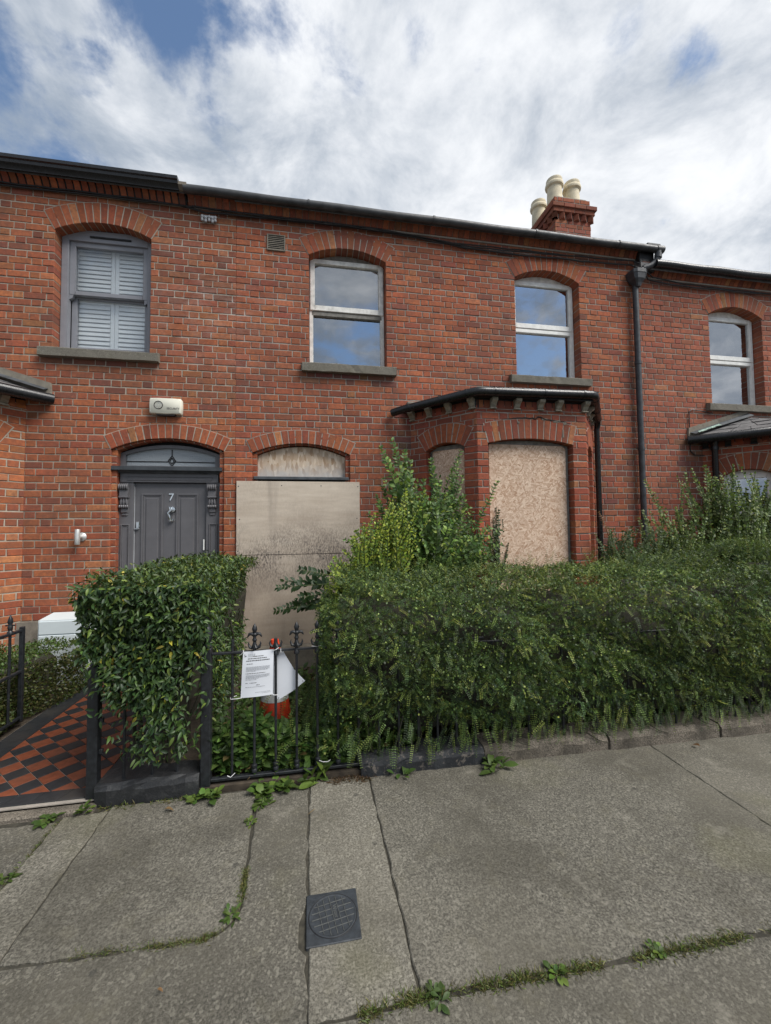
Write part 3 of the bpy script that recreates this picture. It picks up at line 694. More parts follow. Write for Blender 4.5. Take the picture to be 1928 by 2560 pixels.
        e = out(None, .17); ze = zt + .165; zr = zt + .50; ap = .50
        A, B_, C_, D_ = (e[0][0], YF - .015, ze), (*e[1], ze), (*e[2], ze), (e[3][0], YF - .015, ze); TL, TR = (cx - ap, YF - .015, zr), (cx + ap, YF - .015, zr)
        core = MB().add([A, B_, C_, D_, TL, TR], [(0, 1, 4), (1, 2, 5, 4), (2, 3, 5), (0, 3, 2, 1)]); core.build('roof_deck', 'lead', b)
        tri_rows(A, B_, TL, TL, 4, 1) if False else None
        rows = 4
        tri_rows(A, B_, TL, TL, rows, 1); tri_rows(B_, C_, TR, TL, rows, 1); tri_rows(C_, D_, TR, TR, rows, 1)
        # lead flashing up the wall and a mortar fillet above it
        for P0, P1, sgn in ((A, TL, 1), (D_, TR, -1)):
            fm = MB(); P0, P1 = Vector(P0), Vector(P1)
            fm.add([P0 + Vector((0, -.10, .035)), P1 + Vector((0, -.10, .012)), P1 + Vector((0, -.005, .07)), P0 + Vector((0, -.005, .075))], [(0, 1, 2, 3)]); fm.build('flashing', 'lead', b)
            rm = MB(); rm.prism([(P0.x - sgn * .03, P0.z - .02), (P1.x, P1.z + .05), (P1.x, P1.z + .13), (P0.x - sgn * .02, P0.z + .14)], lambda x, z: (x, YF - .028, z), lambda x, z: (x, YF + .01, z)); rm.build('mortar_fillet', 'render', b)
            if style == 'slate_c' and sgn == 1:
                q = P0.lerp(P1, .05), P0.lerp(P1, .42); vm = MB(); n = 16
                V = []
                for i in range(n + 1):
                    c_ = q[0].lerp(q[1], i / n); V += [c_ + Vector((0, -.104 + rng.normal() * .006, .036 + rng.uniform(-.004, .004))), c_ + Vector((0, -.074 + rng.uniform(-.02, .012), .06))]
                vm.add(V, [(2 * i, 2 * i + 2, 2 * i + 3, 2 * i + 1) for i in range(n)]).build('verdigris_strip', 'copper_green', b)
        gp = out(None, .205)
        g = [(gp[0][0], YF - .03, ze - .05), (*gp[1], ze - .045), (*gp[2], ze - .045), (gp[3][0], YF - .03, ze - .05)]
        MB().tube(g, .062, 12).build('gutter', 'black_gutter', b, True)
        if style == 'slate_c':
            px, py = cx - hw + .06, YF - .14
            MB().tube([(px - .02, py - .02, ze - .06), (px, py, ze - .14), (px, py, .1)], .04, 12).tube([(px, py, ze - .2), (px, py, ze - .16)], .05, 12).build('downpipe', 'black_gutter', b, True)
    # windows: boarded (flat) or white frames
    for Fr, o in ((FL, olc), (FF, of), (FR, orc)):
        if style == 'flat':
            f = MB(); f.bbox(o.u0 + .002, o.u0 + .05, -.14, -.105, .8, o.zs + .03, .004, Fr.T); f.bbox(o.u1 - .05, o.u1 - .002, -.14, -.10, .8, o.zs + .03, .006, Fr.T); f.bbox(o.u0 + .05, o.u1 - .05, -.139, -.106, o.zs - .03, o.zs + .06, .004, Fr.T)
            f.build('window_frame', 'grey_timber', b)
        else:
            f = MB(); bars(f, Fr, o.u0 + .003, o.u1 - .003, .85, o.zs + .03, .06, -.16, -.105, wt=.08); f.bbox(o.u0 + .06, o.u1 - .06, -.159, -.106, 1.75, 1.81, .004, Fr.T); f.build('window_frame', 'white_paint', b)
            head_board(Fr, o, b, 'old_white', -.15, -.11, o.zs + .024)
            pane(Fr, o.u0 + .05, o.u1 - .05, .9, o.zs, -.135, 'glass', b)
        recess(Fr, o, b, -.2, -.5)
    return b, (FL, olc), (FF, of), (FR, orc)
def arched_order(Fr, o, mort, bricks, w=.055, d=-.03, pal='arch'):
    """the moulded inner brick order round a doorway"""
    for r in range(0, int(math.ceil(o.zs / CO))):
        za, zb = r * CO + .004, min(o.zs - .002, (r + 1) * CO - .004)
        if zb - za < .012: continue
        for a, b_ in ((o.u0 - .02, o.u0 + w), (o.u1 - w, o.u1 + .02)):
            bricks.append((brick_geo(Fr, [(a, za), (b_, za), (b_, zb), (a, zb)], d, .14, .012), BF, pick(pal)))
    i_ = Opening(o.u0 + w, o.u1 - w, 0, o.zs - .012, o.rise - .004, w)
    voussoirs(Fr, i_, mort, bricks, pal, proud=d, r0=i_.R, r1=i_.R + w + .012, depth=.14)
    for a, b_ in ((o.u0 - .02, o.u0 + w - .004), (o.u1 - w + .004, o.u1 + .02)): mort.box(a, b_, -.139, d - .004, 0, o.zs, T=Fr.T)
    return i_
def voids(u0, u1, z0, z1, ops): return ops
def roof(house, a, b, zo):
    y0, z0, y1, z1 = YF - .12, 5.70 + zo, 8.9, 5.70 + zo + 4.0 * .66
    rf = MB().add([(a, y0, z0), (b, y0, z0), (b, y1, z1), (a, y1, z1), (a, y0, z0 - .1), (b, y0, z0 - .1), (b, y1, z1 - .1), (a, y1, z1 - .1)], [(0, 1, 2, 3), (4, 5, 1, 0), (5, 6, 2, 1), (7, 4, 0, 3), (7, 6, 5, 4)]).build('roof', 'slate', house)
    MB().add([(a, y1, z1), (b, y1, z1), (b, y1 + 3.6, 5.7 + zo), (a, y1 + 3.6, 5.7 + zo)], [(0, 1, 2, 3)]).build('rear_slope', 'slate', rf)
    return rf
def wall_core(house, a, b, zo): MB().box(a, b, YF + .76, YF + .8, 0, 5.6 + zo).build('inner_wall', 'room_dark', house)
DOOR_Z = 2.566
def door_seven(house):
    F_ = FACADE; T = F_.T
    d = MB(); d.bbox(-2.05, -1.26, -.19, -.135, .2, 2.19, .003, T); door = d.build('door', 'door_paint', house)
    for (a, b_) in ((-1.985, -1.745), (-1.60, -1.345)):
        for (za, zb) in ((.98, 2.065), (.36, .86)):
            p = MB(); bars(p, F_, a, b_, za, zb, .022, -.14, -.122); bars(p, F_, a + .022, b_ - .022, za + .022, zb - .022, .014, -.14, -.128); p.bbox(a + .052, b_ - .052, -.14, -.126, za + .055, zb - .055, .006, T); p.build('panel', 'door_paint', door)
    text_mesh('7', .125, lambda x, y, z: T(-1.652 + x, -.128 + z, 2.018 + y), .004).build('number', 'chrome', door)
    k = MB(); k.lathe(T(-1.635, -.12, 1.872), [(.0, -.02), (.032, -.016), (.034, .0), (.034, .012)], 14, 'y'); k.tube([T(-1.69, -.10, 1.903), T(-1.655, -.088, 1.898), T(-1.645, -.085, 1.86), T(-1.672, -.08, 1.832), T(-1.662, -.085, 1.80), T(-1.655, -.09, 1.765), T(-1.635, -.10, 1.745), T(-1.618, -.105, 1.757)], [.006, .014, .015, .011, .016, .017, .013, .006], 8); k.bbox(-1.672, -1.618, -.13, -.10, 1.733, 1.742, .003, T); k.build('knocker', 'chrome', door, True)
    l = MB(); l.bbox(-2.038, -1.998, -.135, -.118, 1.65, 1.73, .008, T); l.lathe(T(-2.012, -.118, 1.697), [(.012, 0), (.012, -.006)], 10, 'y'); l.bbox(-2.05, -2.0, -.125, -.11, 1.64, 1.652, .003, T); l.build('lock', 'chrome', door)
    MB().bbox(-1.288, -1.272, -.13, -.112, 1.38, 1.51, .003, T).build('door_contact', 'white_paint', door)
    MB().bbox(-2.060, -2.053, -.17, -.122, .2, 2.185, .002, T).build('weather_strip', 'print_grey', door)
    s = MB()
    for (a, b_) in ((-2.225, -2.06), (-1.253, -1.085)):
        s.bbox(a, b_, -.19, -.10, .2, 2.20, .003, T); bars(s, F_, a + .035, b_ - .035, .3, 1.70, .012, -.105, -.088); bars(s, F_, a + .052, b_ - .052, .32, 1.68, .008, -.105, -.094)
    s.bbox(-2.2, -1.11, -.19, -.085, 2.195, 2.302, .003, T); bars(s, F_, -2.13, -1.18, 2.215, 2.262, .007, -.088, -.078)
    sur = s.build('door_surround', 'door_paint', house)
    c = MB()
    P = [(-.10, 2.300), (-.06, 2.300), (-.045, 2.315), (-.02, 2.325), (-.005, 2.33), (.0, 2.372), (-.10, 2.378)]
    c.prism(P, lambda d_, z: T(-2.262, d_, z), lambda d_, z: T(-1.055, d_, z)); c.build('cornice_shelf', 'lead', sur)
    for x in (-2.150, -1.178):
        c = MB(); w = .052
        def roll(z, dd, r, n=4):
            for i in range(n): c.lathe(T(x - w + 2 * w * i / n, dd, z), [(r * .82, .002), (r, w / n), (r * .82, 2 * w / n - .002)], 12, 'x')
        roll(2.135, -.062, .042, 5); c.bbox(x - w, x + w, -.11, -.052, 2.0, 2.135, .01, T); roll(2.02, -.066, .018, 1); c.bbox(x - w * .85, x + w * .85, -.11, -.078, 1.90, 2.02, .012, T)
        for q in (-.026, .0, .026): c.tube([T(x + q, -.072, 2.0), T(x + q * 1.1, -.068, 1.96), T(x + q * 1.3, -.080, 1.915)], [.008, .016, .010], 8)
        roll(1.905, -.07, .022, 5); c.bbox(x - w * .9, x + w * .9, -.11, -.078, 1.825, 1.9, .016, T); c.bbox(x - w * .7, x + w * .7, -.11, -.086, 1.795, 1.83, .012, T)
        c.build('console_bracket', 'door_paint', sur, True)
    # fanlight
    z0, zs, rise = 2.374, 2.535, .115; u0, u1 = -2.225, -1.085; o = Opening(u0, u1, z0, zs, rise, .1)
    outer = [(o.c + o.R * math.sin(t), o.cz + o.R * math.cos(t)) for t in np.linspace(-o.th, o.th, 17)]; i_ = Opening(u0 + .07, u1 - .07, z0, zs - .012, rise - .028, .1)
    inner = [(i_.c + i_.R * math.sin(t), i_.cz + i_.R * math.cos(t)) for t in np.linspace(-i_.th, i_.th, 17)]
    po = [(u0, z0)] + outer + [(u1, z0)]; pi = [(i_.u0, z0 + .022)] + inner + [(i_.u1, z0 + .022)]; n = len(po)
    V = [T(u, d_, z) for (P_, d_) in ((po, -.115), (pi, -.115), (po, -.17), (pi, -.17)) for u, z in P_]
    F = [(i, i + 1, n + i + 1, n + i) for i in range(n - 1)] + [(n - 1, 0, n, 2 * n - 1)] + [(n + i, n + (i + 1) % n, 3 * n + (i + 1) % n, 3 * n + i) for i in range(n)]
    fan = MB().add(V, F).build('fanlight', 'door_paint', house)
    MB().add([T(u, -.15, z) for u, z in pi], [tuple(range(n))]).build('pane', 'glass_obscure', fan)
    ld = MB(); zc = 2.478; xc = -1.655
    for p in ([(i_.u0, zc - .03), (xc - .042, zc - .03 + .004)], [(xc + .042, zc - .026), (i_.u1, zc - .03)], [(xc, z0 + .02), (xc, zc - .075)], [(xc, zc + .045), (xc, zc + .12)], [(xc - .043, zc - .015), (xc, zc + .047), (xc + .043, zc - .015), (xc, zc - .077), (xc - .043, zc - .015)], [(xc - .025, zc - .015), (xc, zc + .022), (xc + .025, zc - .015), (xc, zc - .05), (xc - .025, zc - .015)]):
        [ld.tube([T(*( (p[k][0], -.146, p[k][1]) )), T(p[k + 1][0], -.146, p[k + 1][1])], .0058, 6) for k in range(len(p) - 1)]
    ld.build('leading', 'fascia_black', fan)
def downpipe_main(house):
    x, y = 4.66, YF - .065; mb = MB()
    mb.tube([(x, y, 5.10), (x, y, .1)], .040, 14)
    for z in (3.97, 2.72): mb.tube([(x, y, z - .02), (x, y, z + .02)], .046, 14)
    dp = mb.build('downpipe', 'old_pipe', house, True)
    h = MB()
    def ring(c, hx, hy, z): return [(c[0] + a * hx, c[1] + b * hy, z) for a, b in ((-1, -.7), (-.6, -1), (.6, -1), (1, -.7), (1, 1), (-1, 1))]
    lv = [(.035, .035, 5.08), (.05, .05, 5.13), (.085, .075, 5.18), (.105, .085, 5.25), (.11, .09, 5.26), (.11, .09, 5.31), (.095, .08, 5.315)]
    V = []; [V.extend(ring((x + .01, y - .03), *q)) for q in lv]; k = 6
    h.add(V, [(i * k + j, i * k + (j + 1) % k, (i + 1) * k + (j + 1) % k, (i + 1) * k + j) for i in range(len(lv) - 1) for j in range(k)] + [tuple(range(k))[::-1], tuple(range((len(lv) - 1) * k, len(lv) * k))]); h.build('hopper', 'old_pipe', dp)
    s = MB(); s.tube([(4.98, 5.04, 5.60), (4.975, 5.04, 5.53), (4.95, 5.05, 5.46), (4.88, 5.07, 5.40), (4.78, 5.09, 5.36), (4.70, 5.10, 5.31), (4.68, 5.10, 5.25)], .042, 12); s.tube([(4.977, 5.04, 5.56), (4.972, 5.04, 5.50)], .05, 12); s.tube([(4.80, 5.085, 5.37), (4.76, 5.095, 5.35)], .05, 12); s.build('swan_neck', 'old_pipe', dp, True)
def chimney(rf):
    x0, x1, y0, y1, zb, zt = 4.31, 5.02, 6.5, 7.62, 6.2, 7.10
    mort = MB(); br = []
    for Fr, L in ((Frame(x0, y0, 1, 0), x1 - x0), (Frame(x0, y1, 0, -1), y1 - y0), (Frame(x1, y0, 0, 1), y1 - y0)):
        brick_wall(Fr, 0, L, zb, zt, [], 'c', mort, br, shift=.03)
        brick_wall(Fr, .0, L, 7.39, 7.56, [], 'b', mort, br)
    mort.box(x0 + .01, x1 - .01, y0 + .01, y1 - .01, zb, 7.46); 
    ch = mort.build('chimney', 'mortar_grey', rf)
    emit_bricks(br, ch, cap=120)
    dt = []
    c = lambda: tuple(x * .7 for x in pick('c'))
    for z, ov in ((7.24, .055), (7.315, .085)):
        for i in range(8):
            for (Fr, L) in ((Frame(x0, y0, 1, 0), x1 - x0), (Frame(x0, y1, 0, -1), y1 - y0)):
                n = 4; 
                if i < n: dt.append((brick_geo(Frame(*Fr.T(0, ov, 0)[:2], *Fr.u), [(-ov + (L + 2 * ov) * i / n + .003, z), (-ov + (L + 2 * ov) * (i + 1) / n - .003, z), (-ov + (L + 2 * ov) * (i + 1) / n - .003, z + .07), (-ov + (L + 2 * ov) * i / n + .003, z + .07)], 0, .12, .004), BF, c()))
    emit_bricks(dt, ch, 'cap_brick')
    MB().box(x0 - .05, x1 + .05, y0 - .05, y1 + .05, 7.245, 7.385).build('cap_core', 'mortar_grey', ch)
    for (ax, ay, ux, uy, L) in ((x0, y0, 1, 0, x1 - x0), (x0, y1, 0, -1, y1 - y0)):
        n = int(L / .125); Fr = Frame(ax, ay, ux, uy)
        for i in range(n + 1):
            u = L * i / n; r = .062
            MB().prism([(u - r, 0), (u, r), (u + r, 0), (u, -r)], lambda a, b_: Fr.T(a, b_, 7.13), lambda a, b_: Fr.T(a, b_, 7.235), c()).build('dentil_brick', 'brick', ch)
    for (px, py, h) in ((4.50, 6.78, .55), (4.86, 6.78, .53), (4.50, 7.32, .55), (4.86, 7.32, .50)):
        r = .138; p = [(r * .95, 0), (r * 1.02, .06), (r, .1), (r * .93, h - .16), (r * 1.0, h - .155), (r * 1.16, h - .14), (r * 1.2, h - .11), (r * 1.12, h - .075), (r * 1.0, h - .06), (r * 1.06, h - .02), (r * 1.02, h), (r * .8, h), (r * .78, h - .2)]
        m_ = MB().lathe((px, py, 7.55), p, 20)
        m_.build('chimney_pot', 'pot_clay', ch, True)
    MB().prism([(x0 + .02, y0 + .02), (x1 - .02, y0 + .02), (x1 - .02, y1 - .02), (x0 + .02, y1 - .02)], lambda x, y: (x, y, 7.55), lambda x, y: (x * .9 + .1 * (x0 + x1) / 2, y * .95 + .05 * (y0 + y1) / 2, 7.60)).build('flaunching', 'render', ch)
def half_round(a, b, d, za, zb, r, n=40):
    mb = MB(); pts = [FACADE.T(a + (b - a) * i / n, d, za + (zb - za) * i / n + .004 * math.sin(i * .7)) for i in range(n + 1)]
    return mb.tube(pts, r, 14), pts
def houses():
    out = {}
    # ---- number 7, to the left
    A = thing('terraced_house', 'red brick house with grey door numbered 7 and shuttered upper window', 'house', (-3.4, YF, 0))
    o1 = Opening(-2.89, -1.87, 3.70, 5.10, .13, .24); od = Opening(-2.265, -1.03, .2, DOOR_Z, .14, .168)
    mort = MB(); br = []
    st = [(-3.05, -1.75, 3.50, 3.60, .55), (-5.9, -.9, 5.44, 5.56, .35), (-3.7, -2.95, 2.86, 3.02, .55), (-1.75, -.9, 4.2, 5.5, .22)]
    brick_wall(FACADE, -5.9, -.9, .64, 5.56, [o1, od], 'a', mort, br, st, (True, False))
    v1, v2 = [], []; voussoirs(FACADE, o1, mort, v1); voussoirs(FACADE, od, mort, v2); i_ = arched_order(FACADE, od, mort, v2)
    w = mort.build('wall', 'mortar', A); emit_bricks(br, w)
    for v in (v1, v2): emit_bricks(v, w, 'arch_brick')
    MB().box(-5.9, -2.27, YF - .03, YF + .1, 0, .64).build('rendered_base', 'render', A); MB().box(-1.03, -.95, YF - .03, YF + .1, 0, .64).build('rendered_base', 'render', A)
    sash_window(A, FACADE, o1, 'grey'); sill(A, FACADE, -3.0, -1.755, 3.715)
    door_seven(A); MB().bbox(-2.3, -1.0, 4.85, 5.32, 0, .2, .012).build('doorstep', 'granite', A)
    MB().box(-2.3, -1.0, YF + .19, YF + .23, 0, 2.8).build('hall_wall', 'room_dark', A)
    cornice(A, -5.9, -1.47, 5.548, True)
    extrude_profile([(.10, 5.668), (.135, 5.628), (.158, 5.622), (.166, 5.648), (.20, 5.670), (.206, 5.70), (.226, 5.706), (.228, 5.742), (.10, 5.742)], (-5.9, -1.52)).build('gutter', 'black_gutter', A, True)
    extrude_profile([(.10, 5.66), (.13, 5.63), (.15, 5.63), (.20, 5.665), (.20, 5.70), (.10, 5.70)], (-1.52, -1.43)).build('gutter_end', 'render', A)
    roof(A, -6, -.9, .02); bay(A, -4.46, -.02, 'slate', 'bay_a', 'mortar'); wall_core(A, -5.9, -.9, 0)
    # ---- the empty house
    B = thing('terraced_house', 'vacant red brick house with boarded doorway and boarded bay window', 'house', (1.9, YF, 0))
    o2 = Opening(-.02, .975, 3.70, 5.11, .13, .24); o3 = Opening(2.80, 3.79, 3.70, 5.10, .14, .24); obd = Opening(-.705, .485, .2, DOOR_Z - .01, .13, .165)
    mort = MB(); br = []
    st = [(-.2, 1.15, 3.46, 3.58, .7), (-.9, 4.72, 5.46, 5.56, .35), (1.02, 1.4, 2.55, 3.1, .7), (4.5, 4.72, 1.5, 4.1, .45), (4.4, 4.72, 4.95, 5.3, .4), (3.9, 4.2, 1.0, 3.0, .5), (.5, 1.3, .8, 2.6, .25)]
    brick_wall(FACADE, -.9, 4.72, .0, 5.56, [o2, o3, obd], 'b', mort, br, st, (False, True), shift=.05)
    vs = []
    for o in (o2, o3, obd):
        v = []; voussoirs(FACADE, o, mort, v); vs.append(v)
    ib = arched_order(FACADE, obd, mort, vs[2])
    w = mort.build('wall', 'mortar_grey', B); emit_bricks(br, w)
    for v in vs: emit_bricks(v, w, 'arch_brick')
    w2 = sash_window(B, FACADE, o2, 'old'); sash_window(B, FACADE, o3, 'white'); sill(B, FACADE, -.105, 1.09, 3.715, .125); sill(B, FACADE, 2.685, 3.91, 3.715)
    cornice(B, -1.45, 4.84, 5.548, False); MB().bbox(4.722, 4.97, YF - .10, YF + .3, 5.34, 5.665, .01).build('verge_shadow_block', 'fascia_black', B)  # black block added to close the sky gap, coloured as the shadow there
    g, pts = half_round(-1.47, 4.98, .155, 5.655, 5.632, .047)
    for x in (.14, 1.74, 3.2, 4.45):
        i = int((x + 1.47) / 6.45 * 40); p = Vector(pts[i]); g.tube([p - Vector((.012, 0, 0)), p + Vector((.012, 0, 0))], .054, 14)
    g.tube([(4.95, 5.045, 5.632), (5.06, 5.045, 5.634)], .055, 12); g.bbox(4.80, 5.02, 5.03, 5.20, 5.68, 5.715, .006); g.build('gutter', 'grey_gutter', B, True)
    mb = MB(); V = []
    vent = MB(); bars(vent, FACADE, -.535, -.31, 5.112, 5.322, .016, -.01, .016); vp = vent.build('air_vent', 'render', B); MB().box(-.53, -.315, -.01, .0045, 5.115, 5.32, T=FACADE.T).build('vent_back', 'fascia_black', vp)
    for k in range(8): MB().prism([(.006, 0), (.013, -.003), (.0065, .009), (.005, .009)], lambda d, z, q=5.13 + k * .0228: FACADE.T(-.52, d, q + z), lambda d, z, q=5.13 + k * .0228: FACADE.T(-.325, d, q + z)).build('slat', 'render', vp)
    downpipe_main(B); rf = roof(B, -.9, 4.72, 0); chimney(rf); wall_core(B, -.9, 4.72, 0)
    by = bay(B, 2.61, 0., 'flat', 'bay_b', 'mortar_grey')
    MB().bbox(-.93, .66, 4.93, YF + .12, 0, .235, .012).build('doorstep', 'render', B)
    T = FACADE.T; MB().bbox(-.69, .47, -.12, -.002, 2.232, 2.272, .006, T).build('transom_shelf', 'lead', B)
    # ---- the house to the right, a step lower
    zo = -.255
    Cc = thing('terraced_house', 'lower red brick house with slate roofed bay beyond the tall downpipe', 'house', (6.8, YF, 0))
    o4 = Opening(5.98, 6.96, 3.445, 4.84, .145, .235); mort = MB(); br = []
    brick_wall(FACADE, 4.72, 8.9, .0, 5.31, [o4], 'c', mort, br, [(4.72, 8.9, 5.2, 5.31, .3), (5.4, 5.8, 1.5, 2.9, .5), (5.8, 7.1, 3.2, 3.32, .5)], shift=.11)
    v = []; voussoirs(FACADE, o4, mort, v); w = mort.build('wall', 'mortar_grey', Cc); emit_bricks(br, w); emit_bricks(v, w, 'arch_brick')
    sash_window(Cc, FACADE, o4, 'white'); sill(Cc, FACADE, 5.86, 7.09, 3.46); cornice(Cc, 4.76, 8.9, 5.295, False)
    g, pts = half_round(4.92, 8.9, .16, 5.415, 5.41, .055); g.build('gutter', 'black_gutter', Cc, True)
    roof(Cc, 4.72, 8.95, zo); bay(Cc, 7.09, zo + .0, 'slate_c', 'bay_b', 'mortar'); wall_core(Cc, 4.72, 8.9, zo)
    return A, B, Cc, by, ib, o3
HA, HB, HC, BAYB, IBD, O3 = houses()
# ------------------------------------------------------------------ boards on the empty house
def boards():
    T = FACADE.T
    up = MB().bbox(-.882, .602, .010, .024, 1.318, 2.208, .002, T).build('plywood_sheet', 'plywood'); tag(up, 'upper weathered plywood sheet boarding up the doorway, below the small arched board', 'plywood')
    lo = MB().bbox(-.876, .600, .008, .022, .236, 1.312, .002, T).build('plywood_sheet', 'plywood'); tag(lo, 'lower plywood sheet boarding up the doorway, standing on the doorstep', 'plywood')
    for o, zs in ((up, (1.36, 1.75, 2.16)), (lo, (.29, .75, 1.27))):
        for x in (-.84, -.36, .12, .56):
            for z in zs:
                if x in (-.36, .12) and z == zs[1]: continue
                MB().lathe(T(x + rng.normal() * .02, .022, z + rng.normal() * .012), [(.007, 0), (.007, -.0035), (.004, -.0042)], 8, 'y').build('screw', 'old_pipe', o)
    for o, z in ((up, 1.318), (lo, .236)):
        rehome(o, (-.14, YF, z))
        for c in o.children: c.matrix_parent_inverse = Matrix.Translation(-o.location)
    o = IBD; P = [(o.u0 - .01, 2.25), (o.u1 + .01, 2.25)] + [(o.c + (o.R + .01) * math.sin(t), o.cz + (o.R - .012) * math.cos(t)) for t in np.linspace(o.th, -o.th, 15)]
    f = MB().prism(P, lambda u, z: T(u, -.105, z), lambda u, z: T(u, -.09, z)).build('strand_board', 'osb_grey'); tag(rehome(f, (o.c, YF, 2.25)), 'low arched strand board in the fanlight above the plywood sheets', 'board')
    for (Fr, o), lab in zip(BAYB[1:], ('narrow strand board in the bay side window behind the leafy privet', 'large strand board filling the front window of the bay', 'strand board in the far side of the bay, beside its downpipe')):
        P = [(o.u0 + .045, .8), (o.u1 - .045, .8), (o.u1 - .045, o.zs - .05), (o.u1 - .06, o.zs - .02), (o.u1 - .10, o.zs + .0), (o.u0 + .06, o.zs + .005), (o.u0 + .045, o.zs - .01)]
        b = MB().prism(P, lambda u, z: Fr.T(u, -.105, z), lambda u, z: Fr.T(u, -.088, z)).build('strand_board', 'osb'); tag(rehome(b, Fr.T(o.c, -.1, .8)), lab, 'board')
boards()
# ------------------------------------------------------------------ small things on the walls
def wall_things():
    T = FACADE.T
    a = thing('alarm_box', 'cream burglar alarm box lettered SECURITY above the numbered door', 'alarm box', T(-1.67, .0, 2.98))
    P = [(-.175, -.075), (-.165, -.09), (-.08, -.094), (0, -.096), (.08, -.094), (.165, -.09), (.175, -.075), (.178, 0), (.175, .075), (.165, .09), (.08, .094), (-.08, .094), (-.165, .09), (-.175, .075), (-.178, 0)]
    m = MB(); n = len(P); V = [T(-1.67 + x * s, d, 3.073 + z * s) for s, d in ((1, .0), (1, .05), (.97, .064), (.9, .072)) for x, z in P]
    m.add(V, [(k * n + i, k * n + (i + 1) % n, (k + 1) * n + (i + 1) % n, (k + 1) * n + i) for k in range(3) for i in range(n)] + [tuple(range(3 * n, 4 * n))]); m.build('cover', 'alarm_cream', a, True)
    MB().prism([(-.12, -.085), (.12, -.085), (.09, -.108), (-.09, -.108)], lambda x, z: T(-1.67 + x, .004, 3.073 + z), lambda x, z: T(-1.67 + x, .055, 3.073 + z)).build('base', 'print_dark', a)
    r = MB(); pts = [T(-1.742 + .045 * math.cos(t), .0735, 3.080 + .045 * math.sin(t)) for t in np.linspace(0, 2 * math.pi, 25)]; r.tube(pts, .0048, 6); r.build('emblem', 'print_dark', a)
    for q in (.014, .027): r = MB().tube([T(-1.742 + q * math.cos(t), .0735, 3.083 + q * math.sin(t)) for t in np.linspace(0, 2 * math.pi, 19)], .0012, 5).build('emblem_ring', 'print_grey', a)
    text_mesh('SECURITY', .032, lambda x, y, z: T(-1.582 + x * .98, .0735 + z, 3.042 + y)).build('lettering', 'print_dark', a)
    l = thing('wall_light', 'stainless steel cylinder wall light on the brick beside the numbered door', 'wall light', T(-2.50, 0, 1.5))
    MB().lathe(T(-2.555, .075, 1.475), [(.024, 0), (.026, .004), (.026, .042), (.0245, .043), (.0245, .046), (.026, .047), (.026, .165), (.024, .17)], 18).build('cylinder', 'steel', l, True)
    MB().lathe(T(-2.545, .0, 1.56), [(.05, 0), (.05, -.01), (.04, -.018), (.022, -.025), (.018, -.06)], 16, 'y').build('wall_mount', 'steel', l, True)
    c = thing('meter_cabinet', 'pale grey meter cabinet at the foot of the wall behind the clipped hedge', 'cabinet', (-2.54, 4.98, 0))
    m = MB(); m.add([(-2.79, 4.90, 0), (-2.29, 4.90, 0), (-2.29, 5.16, 0), (-2.79, 5.16, 0), (-2.79, 4.90, .70), (-2.29, 4.90, .70), (-2.29, 5.16, .735), (-2.79, 5.16, .735)], [(3, 2, 1, 0), (4, 5, 6, 7), (0, 1, 5, 4), (1, 2, 6, 5), (2, 3, 7, 6), (3, 0, 4, 7)]); m.build('body', 'cabinet', c)
    MB().bbox(-2.778, -2.302, 4.884, 4.899, .02, .545, .004).build('door', 'cabinet', c); MB().lathe((-2.59, 4.884, .515), [(.008, 0), (.008, -.006)], 8, 'y').build('keyhole', 'print_dark', c)
    MB().bbox(-2.778, -2.302, 4.886, 4.899, .555, .69, .004).build('upper_panel', 'cabinet', c)
    # cables under the eaves
    def cable(pts, r, lab, wob=.004):
        Q = []
        for i in range(len(pts) - 1):
            a_, b_ = Vector(pts[i]), Vector(pts[i + 1]); n = max(2, int((b_ - a_).length / .18))
            for k in range(n): Q.append(a_.lerp(b_, k / n) + Vector((0, rng.normal() * wob * .3, rng.normal() * wob)))
        Q.append(Vector(pts[-1])); o = MB().tube(Q, r, 6).build('cable', 'cable_black', None, True); tag(rehome(o, pts[0]), lab, 'cable', 'black cables along the eaves'); return o
    Y = YF - .035
    cable([(-5.8, Y, 5.50), (-3.4, Y, 5.525), (-2.5, Y, 5.535), (-1.55, Y, 5.528), (-1.25, Y, 5.48), (-.4, Y, 5.51), (.64, Y, 5.515), (1.4, Y, 5.47), (2.05, Y, 5.415), (3.05, Y, 5.40), (4.62, Y, 5.44), (4.75, Y - .1, 5.33)], .011, 'thick black cable under the eaves, the lowest of the bundle')
    cable([(-5.8, Y - .012, 5.52), (-2.5, Y - .012, 5.552), (-1.5, Y - .012, 5.525), (-.4, Y - .012, 5.525), (.64, Y - .012, 5.53), (1.4, Y - .012, 5.485), (2.05, Y - .012, 5.43), (3.4, Y - .012, 5.45), (4.65, Y - .02, 5.50), (4.80, Y - .1, 5.36)], .009, 'black cable tied along the brick cornice above the others')
    cable([(-1.4, Y - .02, 5.53), (-.4, Y - .02, 5.50), (.64, Y - .022, 5.50), (1.3, Y - .022, 5.49), (1.9, Y - .02, 5.45), (3.4, Y - .02, 5.462), (4.5, Y - .02, 5.485)], .008, 'thin black cable starting at the insulator bracket')
    cable([(4.76, Y - .08, 5.34), (4.90, Y - .01, 5.24), (5.3, Y, 5.215), (5.7, Y, 5.21), (7.1, Y, 5.225), (8.8, Y, 5.22)], .010, 'black cable running from the hopper under the lower eaves')
    cable([(4.74, Y - .08, 5.37), (4.98, Y - .01, 5.29), (5.5, Y - .01, 5.235), (6.3, Y - .01, 5.232), (8.8, Y - .01, 5.235)], .009, 'second black cable sagging from the hopper onto the lower house')
